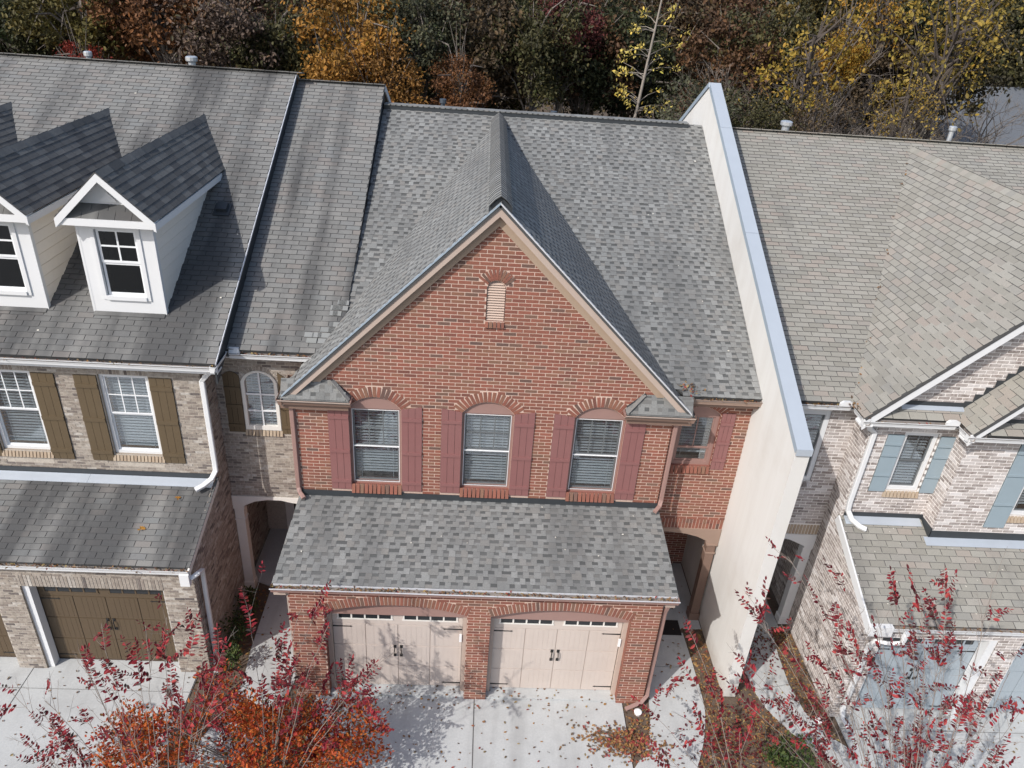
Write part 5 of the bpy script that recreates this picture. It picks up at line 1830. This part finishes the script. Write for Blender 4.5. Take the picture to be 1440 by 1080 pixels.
TC = [(4.95, -1.38, 5.48), (5.51, -1.46, 4.79), (5.06, -2.47, 6.25), (5.98, -2.42, 6.05), (6.61, -2.32, 5.69), (7.95, -1.34, 4.95), (7.96, -2.03, 5.68), (4.33, -1.79, 4.75), (4.17, -2.21, 4.06), (4.53, -1.94, 3.36), (4.92, -2.1, 4.3), (5.47, -2.14, 4.85), (6.31, -1.84, 4.01), (6.42, -1.84, 4.85), (7.64, -1.42, 3.6), (8.15, -1.71, 3.41), (8.61, -1.39, 3.48), (9.63, -1.49, 3.03), (6.76, -1.31, 2.31), (7.22, -1.73, 2.85), (7.35, -2.39, 3.67), (9.47, -1.48, 2.24), (10.42, -1.35, 1.8), (6.44, -1.42, 1.74), (7.74, -1.86, 2.17), (9.0, -1.67, 1.56), (6.68, -2.33, 2.38), (5.38, -1.52, 2.61)]
TD = [(3.56, -1.54, 3.11), (3.96, -1.77, 2.0), (3.37, -1.95, 1.23), (3.15, -1.32, 1.68), (4.69, -1.21, 0.54), (4.79, -1.93, 1.76), (3.57, -1.36, 3.8)]
myrtle('sparse dark red leaved crape myrtle reaching over the driveway of the brown garage door', (-4.9, -3.6), TA, 'myrtle_red', .50, twigs=7, extra=4)
myrtle('crimson crape myrtle covering the left brick pier of the red garage', (-3.6, -2.6), TB, 'myrtle_red', .9, twigs=6, extra=5)
myrtle('wide fan of thin grey stems with red leaves in front of the blue garage door', (7.3, -3.9), TC, 'myrtle_red', .5, twigs=9, extra=12)
myrtle('small red leaved crape myrtle leaning over the curved concrete walk', (4.9, -2.9), TD, 'myrtle_red', .9, twigs=2)


# ================================================================== SHRUBS AND GROUND COVER
def clump(lf, c, rx, ry, rz, n, size, shell=.5, mat=None):
    for _ in range(n):
        v = rvec(1).normalized() * (random.random() ** shell)
        p = Vector(c) + Vector((v.x * rx, v.y * ry, abs(v.z) * rz if v.z < 0 and c[2] < .3 else v.z * rz))
        leaf(lf, p, Vector((v.x, v.y, v.z + .3)) + rvec(.7), UP + rvec(.6), size * random.uniform(.6, 1.3), .55)


def orange_shrub():
    base = Vector((-3.62, -2.0, 0))
    T = thing('orange_shrub', 'dense orange and red autumn shrub at the foot of the crape myrtle between the driveways', 'shrub', base)
    st = MB()
    lf = MB()
    for i in range(64):
        x = random.uniform(-6.6, -1.9)
        hz = 1.95 - .28 * abs(x + 3.9) + random.uniform(-.7, .25)
        c = Vector((x, random.uniform(-2.9, -1.35), max(.35, hz)))
        st.tube([base + rvec(.05) * Vector((1, 1, 0)).x, (base + c) / 2 + Vector((0, 0, c.z * .25)) + rvec(.05), c], [.016, .009, .003], 4)
        r = random.uniform(.28, .48)
        clump(lf, c, r, r, r * .75, int(150 * r / .35), .075, .6)
    part('stems', st, 'twig', T)
    part('leaves', lf, 'myrtle_orange', T, 'stuff')


orange_shrub()


def low_shrub(name, label, base, rx, ry, rz, n, size, mat, group=None):
    T = thing(name, label, 'shrub', (*base, 0), group=group)
    st, lf = MB(), MB()
    for i in range(9):
        a = random.uniform(0, 6.28)
        tip = Vector((base[0] + math.cos(a) * rx * .6, base[1] + math.sin(a) * ry * .6, rz * random.uniform(.6, 1.0)))
        st.tube([(base[0], base[1], -.02), tip], [.012, .004], 4)
        clump(lf, tip, rx * .5, ry * .5, rz * .35, n // 9, size)
    part('stems', st, 'bark_dark', T)
    part('foliage', lf, mat, T, 'stuff')


low_shrub('evergreen_shrub', 'bright green low shrub in the leafy mulch near the right walk', (6.35, -1.35), .55, .40, .42, 700, .08, 'evergreen')
low_shrub('bed_shrub', 'dark shrub in the shade beside the white downspout', (-5.3, .55), .30, .35, .55, 320, .07, 'evergreen')
low_shrub('bed_shrub', 'dark shrub in the shaded bed between downspout and porch column', (-5.32, 1.35), .30, .35, .65, 340, .07, 'evergreen')
low_shrub('bed_shrub', 'dark shrub in the shaded bed nearest the cream porch column', (-5.36, 2.15), .26, .35, .5, 300, .07, 'evergreen')
low_shrub('bed_shrub', 'small reddish shrub where the shaded walk meets the sunlit driveway bed', (-4.75 - .55, -.45), .32, .3, .45, 260, .07, 'myrtle_red')

# door mat, white cap
mb = MB().box(4.34, 4.88, 1.92, 2.38, .002, .018)
q = solo('door_mat', mb, 'mat_black', 'black door mat on the walk beside the red garage corner', 'door mat')
T = thing('drain_cap', 'small white plastic drain cap in the leaf strewn bed by the red garage', 'drain cap', (3.47, -.22, 0))
part('cap', MB().tube([(3.47, -.22, -.03), (3.47, -.22, .03), (3.47, -.22, .045)], [.075, .085, .06], 14), 'cap_white', T)
T = thing('drain_cap', 'small white plastic drain cap beside the downspout of the grey house', 'drain cap', (7.36, -.30, 0))
part('cap', MB().tube([(7.36, -.30, -.03), (7.36, -.30, .03), (7.36, -.30, .045)], [.075, .085, .06], 14), 'cap_white', T)


# fallen leaves
def scatter(name, regions, mat='fallen', smin=.035, smax=.075):
    lf = MB()
    for (x0, x1, y0, y1, z, n, bias) in regions:
        for _ in range(n):
            x, y = random.uniform(x0, x1), y0 + (y1 - y0) * (random.random() ** bias)
            a = random.uniform(0, 6.28)
            leaf(lf, (x, y, z + random.uniform(.006, .02)), (math.cos(a), math.sin(a), random.uniform(-.05, .25)), UP + rvec(.25), random.uniform(smin, smax), random.uniform(.5, .8))
    return solo(name, lf, mat, kind='stuff')


scatter('fallen_leaves', [(-3.3, 3.15, -3.6, .25, .0, 330, 1), (-3.3, 3.15, -.25, .05, .0, 60, 1), (3.18, 3.7, -.9, 1.9, -.01, 120, 1), (-3.3, 3.1, .0, .28, .035, 70, 1), (-13, -6, -3.5, .4, .0, 220, 1), (7.8, 13, -3.5, -.2, 0, 260, 1),
                          (3.7, 4.9, -2.2, 2.0, .004, 90, 1), (6.2, 7.1, -.8, 2.2, .004, 70, 1), (-5, -3.8, -.5, 3, .003, 50, 1), (4, 5.3, 2, 4.2, .003, 40, 1)])
# drifts: between drive and walk, and the corner of the drive
dr = MB()
for _ in range(900):
    x = random.gauss(3.05, .38)
    y = -.95 + random.gauss(0, .16) - .12 * (x - 3.0)
    a = random.uniform(0, 6.28)
    leaf(dr, (x, y, .01 + abs(random.gauss(0, .02))), (math.cos(a), math.sin(a), random.uniform(-.2, .5)), UP + rvec(.4), random.uniform(.04, .085), .7, random.choice([.2, .3, .42, .47, .7, .75]) + random.uniform(0, .04))
for _ in range(260):
    x, y = random.uniform(3.2, 3.72), random.uniform(-.9, 1.9)
    a = random.uniform(0, 6.28)
    leaf(dr, (x, y, random.uniform(-.02, .02)), (math.cos(a), math.sin(a), random.uniform(-.2, .5)), UP + rvec(.4), random.uniform(.04, .08), .7)
solo('leaf_drift_leaves', dr, 'fallen', kind='stuff')
lit = [(4.95, 5.40, -1.0, 2.2, -.03, 700, 1), (4.2, 6.6, -4.0, -.1, -.03, 3200, .8), (5.72, 6.2, -.6, 2.3, -.03, 260, 1), (7.05, 7.6, -.9, 2.3, -.03, 900, 1), (5.7, 7.4, 1.2, 2.2, .0, 260, .6),
       (-5.62, -4.95, -.5, 3.0, -.03, 420, 1), (-4.9, -3.3, -4, -.2, -.03, 1100, 1), (6.5, 7.7, -3.5, -1.6, -.03, 700, 1), (-3.9, -3.35, -.3, 2.9, -.03, 160, 1)]
scatter('leaf_litter_leaves', lit, smin=.035, smax=.085)
red = MB()
for _ in range(420):
    x, y = random.gauss(5.35, .55), random.gauss(-1.0, .5)
    if y < .1:
        a = random.uniform(0, 6.28)
        leaf(red, (x, y, random.uniform(-.01, .05)), (math.cos(a), math.sin(a), random.uniform(-.2, .6)), UP + rvec(.4), random.uniform(.05, .09), .5, random.uniform(.2, .8))
for _ in range(170):
    x, y = random.gauss(6.75, .35), random.gauss(1.55, .28)
    a = random.uniform(0, 6.28)
    leaf(red, (x, y, random.uniform(0, .05)), (math.cos(a), math.sin(a), random.uniform(-.2, .6)), UP + rvec(.4), random.uniform(.05, .09), .5, random.uniform(.2, .95))
solo('red_leaf_litter_leaves', red, 'myrtle_red', kind='stuff')
# grass-like dry stems and twigs lying in the mulch
tw = MB()
for _ in range(70):
    x, y = random.uniform(4.3, 7.6), random.uniform(-2.6, -.3)
    a = random.uniform(0, 6.28)
    l_ = random.uniform(.15, .6)
    tw.tube([(x, y, .0), (x + math.cos(a) * l_, y + math.sin(a) * l_, random.uniform(.0, .08))], [.006, .003], 3)
solo('mulch_twigs_debris', tw, 'twig', kind='stuff')
# single leaves that show on the roofs
for (p, lab, rn) in (((-6.25, 1.75, 3.655), 'orange leaf lying on the tan house garage roof just below the flashing', .5), ((-6.75, 1.05, 3.415), 'yellow leaf lying halfway down the tan house garage roof', .1)):
    lb = MB()
    for a in (-.9, -.3, .3, .9, 2.6):
        leaf(lb, (0, 0, .012), (math.cos(a), math.sin(a), .15), UP, .085, .5, rn)
    o = solo('fallen_leaf', lb, 'orange_leaf', lab, 'leaf')
    o.location = p
    o.rotation_euler = (.32, 0, random.uniform(0, 3))
rl = MB()
for _ in range(26):
    x, y = random.uniform(-13, -5.4), random.uniform(2.2, 9.5)
    c = Vector((x, y, 6.70 + (y - 1.99) * .52 + .02))
    leaf(rl, c, (random.uniform(-1, 1), random.uniform(-1, 1), 0), (0, -.46, .89), random.uniform(.03, .07), .7)
for _ in range(14):
    x, y = random.uniform(.5, 5.3), random.uniform(2.4, 9.5)
    if y > 2.4 + (1 - abs(x) / 4.0) * 8:
        c = Vector((x, y, 6.42 + (y - 2.12) * .478 + .022))
        leaf(rl, c, (random.uniform(-1, 1), random.uniform(-1, 1), 0), (0, -.46, .89), random.uniform(.03, .06), .7)
for _ in range(11):
    x, y = random.uniform(-3.7, 3.6), random.uniform(.1, 1.9)
    leaf(rl, Vector((x, y, 3.215 + (y + .12) * .243 + .022)), (random.uniform(-1, 1), random.uniform(-1, 1), 0), (0, -.24, .97), random.uniform(.03, .055), .7)
for _ in range(30):
    x, y = random.uniform(7.8, 12), random.uniform(-.2, 1.6)
    leaf(rl, Vector((x, y, 2.93 + (y + .36) * .43 + .022)), (random.uniform(-1, 1), random.uniform(-1, 1), 0), (0, -.4, .9), random.uniform(.03, .055), .7)
solo('roof_leaves', rl, 'pale_leaf', kind='stuff')
# leaves caught in the valleys
vl = MB()
for _ in range(160):
    t = random.random()
    c = Vector((7.32 + 3.6 * t, 2.15 + 7.4 * t, 6.52 + 3.5 * t)) + Vector((random.gauss(0, .05), random.gauss(0, .05), .05))
    if t < .12 or random.random() < .25:
        leaf(vl, c, rvec(1), UP + rvec(.4), random.uniform(.04, .08), .7)
for _ in range(70):
    c = Vector((7.28 + random.gauss(0, .08), 1.95 + random.gauss(0, .22), 6.47 + random.uniform(0, .06)))
    leaf(vl, c, rvec(1), UP + rvec(.4), random.uniform(.05, .09), .7)
for _ in range(60):
    c = Vector((3.98 + random.gauss(0, .10), 2.3 + random.gauss(0, .16), 6.52 + random.uniform(0, .05)))
    leaf(vl, c, rvec(1), UP + rvec(.4), random.uniform(.04, .08), .7)
solo('valley_leaves', vl, 'fallen', kind='stuff')


# ================================================================== WOODS BEHIND
def crown_mesh(n_clusters, leaves, size, rx=1.0, rz=1.0, flat_=.8, seed=0, spread=.30):
    """crown about 1 unit in radius, centre at origin"""
    random.seed(seed)
    lf = MB()
    cs = []
    for i in range(n_clusters):
        v = rvec(1).normalized() * (random.uniform(.35, 1.0))
        cs.append(Vector((v.x * rx, v.y * rx, v.z * rz)))
    for c in cs:
        sp = spread * random.uniform(.6, 1.3)
        tone = random.uniform(-.22, .22)
        for _ in range(leaves // n_clusters):
            d = rvec(1)
            p = c + Vector((d.x * sp, d.y * sp, d.z * sp * flat_)) * .6
            leaf(lf, p, rvec(1) - UP * .3, UP + rvec(.8), size * random.uniform(.6, 1.35), .62, min(.99, max(.01, random.gauss(.5 + tone, .24))))
    return lf, cs


def limb_mesh(cs, r=.05, trunk_h=2.6, seed=0, lean=0.0):
    random.seed(seed)
    mb = MB()
    top = Vector((lean, 0, .2))
    pts = [Vector((-lean, 0, -trunk_h)), Vector((-lean * .3, .02, -trunk_h * .5)), Vector((0, 0, -.5)), top]
    mb.tube(pts, [r * 1.4, r * 1.1, r * .9, r * .45], 7)
    for c in cs:
        t = random.uniform(.0, 1)
        o = Vector((0, 0, -.9)).lerp(top, t)
        m_ = (o + c) / 2 + Vector((0, 0, .08)) + rvec(.05)
        mb.tube([o, m_, c], [r * .4, r * .22, r * .06], 4, cap=False)
    return mb


def bare_mesh(seed, depth=5, spread=.55):
    random.seed(seed)
    mb = MB()

    def grow(p, d, ln, r, k):
        m_ = p + d * ln * .5 + rvec(ln * .04)
        e = p + d * ln + rvec(ln * .04)
        mb.tube([p, m_, e], [r, r * .85, r * .7], 5 if k > 2 else 3, cap=False)
        if k == 0:
            return
        nb = random.choice((2, 3, 3)) if k > 1 else random.choice((3, 4))
        for i in range(nb):
            d2 = (d + rvec(spread) + UP * .15).normalized()
            grow(e.lerp(m_, random.uniform(0, .6) if i else 0), d2, ln * random.uniform(.58, .82), r * random.uniform(.45, .65), k - 1)
    grow(Vector((0, 0, 0)), Vector((random.uniform(-.08, .08), 0, 1)), .36, .02, depth)
    return mb


random.seed(11)
CR = []
for i in range(5):
    lf, cs = crown_mesh(52, 8200, .072, 1, 1.05, seed=100 + i, spread=.215)
    CR.append((lf.mesh('crown', 'crown_leaf'), limb_mesh(cs, seed=i).mesh('trunk', 'bark_grey')))
SP = []
for i in range(3):
    lf, cs = crown_mesh(38, 1150, .066, 1, 1.1, seed=200 + i, spread=.22)
    SP.append((lf.mesh('crown', 'crown_leaf'), limb_mesh(cs, r=.045, seed=20 + i, lean=.15).mesh('trunk', 'bark_dark')))
BARE = [bare_mesh(300 + i, 6).mesh('trunk', 'bark_grey') for i in range(3)]
BUSH = []
for i in range(2):
    lf, cs = crown_mesh(30, 5200, .07, 1, .9, seed=400 + i, spread=.32)
    BUSH.append((lf.mesh('crown', 'crown_leaf'), limb_mesh(cs, r=.03, trunk_h=1.8, seed=40 + i).mesh('trunk', 'bark_dark')))
random.seed(12)


def tree(name, label, x, y, zc, r, col, src, group=None, rz=1.0, cat='tree', bark=None):
    T = thing(name, label, cat, (x, y, 0), group)
    crown, trunk = random.choice(src)
    s = r * random.uniform(.95, 1.05)
    a = random.uniform(0, 6.28)
    c = bpy.data.objects.new('crown', crown)
    c.color = (*col, 1)
    t = bpy.data.objects.new('trunk', trunk)
    for o in (t, c):
        COL.objects.link(o)
        o.parent = T
        o.location = (0, 0, zc)
        o.scale = (s, s, s * rz)
        o.rotation_euler = (0, 0, a)
    t.scale = (s, s, max(s * rz, zc / 2.6))
    return T


def bare(label, x, y, h, src, group=None, lean=0.0):
    T = thing('bare_tree', label, 'tree', (x, y, 0), group)
    t = bpy.data.objects.new('trunk', src)
    COL.objects.link(t)
    t.parent = T
    t.scale = (h * .62, h * .62, h * .62)
    t.rotation_euler = (random.uniform(-.06, .06), lean, random.uniform(0, 6.28))
    return T


OLIVE, OLIVE2, RUSSET, MAUVE, ORANGE = (.15, .13, .045), (.10, .095, .045), (.22, .105, .05), (.19, .14, .115), (.40, .21, .05)
YELLOW, GOLD, DKGREEN, GREYGRN, RED, BROWN, WINE = (.38, .265, .055), (.45, .25, .04), (.055, .062, .03), (.115, .12, .075), (.33, .06, .045), (.13, .095, .06), (.16, .05, .05)
front = [
    ('dark olive tree behind the left end of the tan roof', -21.5, 27, 9.5, 2.6, DKGREEN, CR),
    ('yellow olive tree behind the tan roof left of the first vent pipe', -17.6, 25, 11.2, 2.6, OLIVE, CR),
    ('small bright red tree low behind the tan roof ridge', -17.0, 23.2, 8.4, 1.3, RED, CR),
    ('russet tree behind the thin vent pipe', -14.6, 25.5, 10.6, 2.7, RUSSET, CR),
    ('mauve brown half bare tree between the two vent pipes of the tan roof', -11.7, 24.5, 10.2, 2.6, MAUVE, CR),
    ('brown green tree behind the wide vent cap', -9.6, 25, 9.6, 2.3, OLIVE2, CR),
    ('bright orange tree behind the step between the two tan roofs', -6.0, 23.4, 10.2, 2.5, ORANGE, CR),
    ('lower orange tree behind the tan entry roof', -4.6, 22.2, 8.8, 1.7, (.33, .17, .05), CR),
    ('grey green tree right of the orange tree', -3.3, 24.5, 10.8, 2.2, GREYGRN, CR),
    ('brown green tree behind the left half of the red roof ridge', -.9, 26.5, 10.4, 2.7, BROWN, CR),
    ('small russet tree low behind the red roof ridge', -1.5, 22.6, 9.0, 1.4, RUSSET, CR),
    ('olive brown tree behind the peak of the red gable', 1.6, 26, 10.4, 2.5, OLIVE2, CR),
    ('wine red tree right of the red gable peak', 3.0, 27.5, 11.2, 1.8, WINE, CR),
    ('dark green tree behind the right half of the red roof ridge', 4.4, 29, 9.8, 2.9, DKGREEN, CR),
    ('low green bush behind the back slope of the party wall', 8.4, 22.0, 8.4, 2.0, GREYGRN, BUSH),
    ('low olive bush behind the grey house by its wide vent', 11.0, 22.5, 8.2, 1.8, OLIVE2, BUSH),
    ('broad yellow tree behind the grey house', 13.6, 24.2, 11.0, 2.7, YELLOW, SP),
    ('small golden tree beside the broad yellow tree', 15.4, 25.5, 10.8, 1.2, GOLD, CR),
    ('reddish brown bush low behind the grey roof', 13.4, 22.0, 8.6, 1.7, BROWN, SP),
    ('yellow green tree behind the right end of the grey roof', 19.3, 24.6, 11.6, 2.8, (.36, .27, .065), SP),
    ('second yellow tree at the right edge behind the grey roof', 21.6, 27.5, 12.6, 2.6, YELLOW, SP),
    ('low yellow tree in front of the far grey roof', 17.8, 23.0, 9.4, 1.7, (.37, .26, .07), SP),
    ('golden tree at the top right corner behind bare branches', 19.6, 31, 13.6, 2.4, GOLD, SP),
]
for lab, x, y, zc, r, col, src in front:
    tree('bush' if 'bush' in lab else 'autumn_tree', lab, x, y, zc, r, col, src, cat='bush' if 'bush' in lab else 'tree')
# the slim yellow tree with a pale leaning stem
T = thing('slim_tree', 'slim tree with a pale leaning trunk and a few yellow leaves behind the red roof', 'tree', (5.2, 24, 0))
mb = MB()
pts = [Vector((5.2, 24, 0)), Vector((6.0, 24, 6.5)), Vector((6.25, 24, 8.6)), Vector((6.45, 24, 10.8)), Vector((6.75, 24, 14))]
mb.tube(pts, [.11, .08, .065, .05, .025], 8)
lf = MB()
for i in range(34):
    t = random.uniform(.45, 1)
    k = t * 4
    j = min(3, int(k))
    p = pts[j].lerp(pts[j + 1], k - j)
    d = Vector((random.choice((-1, 1)) * random.uniform(.5, 1), random.uniform(-.6, .6), random.uniform(-.1, .6)))
    e = p + d * random.uniform(.6, 1.6)
    mb.tube([p, p.lerp(e, .5) + UP * .08, e], [.022, .012, .005], 3, cap=False)
    clump(lf, e, .3, .3, .22, 16, .15)
part('trunk', mb, 'bark_pale', T)
c = part('crown', lf, 'crown_leaf', T)
c.color = (.75, .62, .18, 1)
for lab, x, y, h, k, ln in (('tall bare grey tree right of the party wall peak', 9.4, 25.5, 15, 0, 0), ('bare grey brown tree between party wall and yellow tree', 11.2, 26.5, 15, 1, .05),
                            ('low bare twiggy tree close behind the party wall', 10.0, 23.5, 12, 2, 0), ('dark bare tree leaning right behind the yellow tree', 14.9, 26, 16, 0, .12),
                            ('bare tree with crooked limbs left of the far grey roof', 17.2, 26.5, 15, 1, -.06), ('thin bare tree at the right edge of the woods', 20.5, 25.5, 15, 2, .04),
                            ('bare tree rising between the yellow trees', 16.4, 29, 16, 2, 0), ('thin bare tree left of the broad yellow tree', 12.4, 25.6, 14.5, 2, .03), ('bare tree with a dark leaning stem right of the golden tree', 16.0, 24.6, 14.5, 0, .10), ('bare tree in front of the yellow green tree', 18.6, 23.6, 14, 1, 0),
                            ('bare branches over the mauve tree on the left', -12.6, 25.8, 14, 1, 0)):
    bare(lab, x, y, h, BARE[k], lean=ln)
# the further rows: each named by its colour, its row and the roof landmark it rises behind
MARKS = [(-60, 'beyond the left end of the tan roof'), (30, 'above the left end of the tan roof'), (85, 'just left of the thin tan roof vent pipe'), (125, 'right above the thin tan roof vent pipe'), (165, 'just right of the thin tan roof vent pipe'),
         (215, 'midway between the two tan roof vents'), (265, 'above the wide tan roof vent cap'), (320, 'right of the wide tan roof vent cap'), (385, 'above the step in the tan ridge'), (440, 'above the left half of the tan entry ridge'),
         (500, 'above the right half of the tan entry ridge'), (555, 'above the left end of the red ridge'), (605, 'above the left pipe on the red ridge'), (655, 'left of the red gable peak'), (705, 'straight above the red gable peak'),
         (755, 'right of the red gable peak'), (805, 'above the right pipe on the red ridge'), (860, 'left of the slim yellow tree'), (915, 'behind the slim yellow tree'), (965, 'above the back slope of the party wall'),
         (1010, 'above the party wall peak'), (1060, 'just right of the party wall peak'), (1110, 'above the wide vent of the grey roof'), (1160, 'behind the left side of the broad yellow tree'), (1210, 'behind the broad yellow tree'),
         (1260, 'above the head of the grey roof valley'), (1310, 'left of the tall grey roof vent pipe'), (1350, 'above the tall grey roof vent pipe'), (1400, 'above the right end of the grey roof'), (1480, 'beyond the right end of the grey roof')]
WORDS = {DKGREEN: 'dark green', OLIVE2: 'olive green', BROWN: 'dull brown', GREYGRN: 'grey green', MAUVE: 'mauve brown', (.15, .085, .05): 'rust brown', (.09, .08, .05): 'dark olive', (.25, .19, .07): 'dull yellow'}


def pix_u(x, y, z):
    d = Vector((x, y, z)) - CAM
    return 720 + FPX * 1440 * d.dot(R) / d.dot(F)


used = set()
for row, (y0, x0, x1, st, zc, r) in (('second row', (31, -30, 36, 3.4, 9.3, 2.9)), ('third row', (38, -36, 44, 4.0, 9.3, 3.5)), ('last row', (47, -44, 54, 5.0, 9.6, 4.2))):
    x = x0
    while x < x1:
        col = random.choice(list(WORDS)[:4] + list(WORDS)[5:7] + [DKGREEN])
        if x > 9 and random.random() < .35:
            col = random.choice((BROWN, (.25, .19, .07), MAUVE))
        xx, yy = x + random.uniform(-.8, .8), y0 + random.uniform(-1.8, 1.8)
        u_ = pix_u(xx, yy, zc)
        mark = min(MARKS, key=lambda q: abs(q[0] - u_))[1]
        lab = '%s tree, %s of woods, %s' % (WORDS[col], row, mark)
        x += st * random.uniform(.85, 1.15)
        if not -90 < u_ < 1530 or lab in used or (xx > 25 and y0 < 42):
            continue
        used.add(lab)
        tree('wood_tree', lab, xx, yy, zc + random.uniform(-.8, 1.2) + max(0, xx) * .05, r, col, CR, 'trees deeper in the woods')
for i in range(12):
    xx, yy = 7.5 + i * 1.9 + random.uniform(-.5, .5), random.uniform(28, 37)
    mark = min(MARKS, key=lambda q: abs(q[0] - pix_u(xx, yy, 10)))[1]
    lab = 'thin bare woodland tree ' + mark
    if lab in used:
        lab = 'another thin bare woodland tree ' + mark
    if lab in used:
        continue
    used.add(lab)
    bare(lab, xx, yy, random.uniform(13, 17), random.choice(BARE), 'bare trees deep in the woods')
# far woods as one mass
mass = MB()
for i in range(420):
    x, y = random.uniform(-75, 95), random.uniform(55, 80)
    c = Vector((x, y, random.uniform(1, 12 + max(0, x) * .04)))
    for _ in range(60):
        p = c + rvec(1.3)
        leaf(mass, p, rvec(1), UP + rvec(.8), random.uniform(.3, .6), .65, min(.99, max(.01, random.gauss(.5, .25))))
fw = solo('distant_woods', mass, 'crown_leaf', kind='stuff')
fw.color = (.13, .10, .055, 1)
# thicket under the trees
und = MB()
for i in range(300):
    c = Vector((random.uniform(-30, 36), random.uniform(19.5, 34), random.uniform(.5, 5.0)))
    for _ in range(40):
        p = c + rvec(.7)
        leaf(und, p, rvec(1), UP + rvec(.8), random.uniform(.12, .28), .65, min(.99, max(.01, random.gauss(.5, .25))))
uo = solo('undergrowth', und, 'crown_leaf', kind='stuff')
uo.color = (.10, .085, .05, 1)


def far_house(label, x, y, w_, d_, h, hr, rot):
    T = thing('far_house', label, 'house', (x, y, 0))
    T.rotation_euler = (0, 0, rot)
    def lp(name, mb, mt):
        o = bpy.data.objects.new(name, mb.mesh(name, mt))
        COL.objects.link(o)
        o.parent = T
        return o
    wl = MB().prism([(-w_ / 2, -d_ / 2, 0), (-w_ / 2, d_ / 2, 0), (-w_ / 2, d_ / 2, h), (-w_ / 2, 0, h + hr), (-w_ / 2, -d_ / 2, h)], (w_, 0, 0))
    wo = lp('wall', wl, 'far_wall')
    rf = MB()
    for s in (-1, 1):
        rf.prism([(-w_ / 2 - .4, s * (d_ / 2 + .4), h - .35), (w_ / 2 + .4, s * (d_ / 2 + .4), h - .35), (w_ / 2 + .4, 0, h + hr + .08), (-w_ / 2 - .4, 0, h + hr + .08)], (0, 0, .12))
    ro = lp('roof', rf, 'far_roof')
    for i in range(-2, 3):
        o = bpy.data.objects.new('window', MB().box(i * w_ / 6 - .5, i * w_ / 6 + .5, -d_ / 2 - .04, -d_ / 2 + .02, h * .45, h * .8).mesh('window', 'glass_black'))
        COL.objects.link(o)
        o.parent = T
    return T


far_house('grey roofed house with a pale wall seen through the yellow trees', 33, 42, 13, 10, 5.0, 3.4, .35)
far_house('second grey roof further back at the right edge of the woods', 50, 62, 16, 11, 6.5, 4.2, -.2)
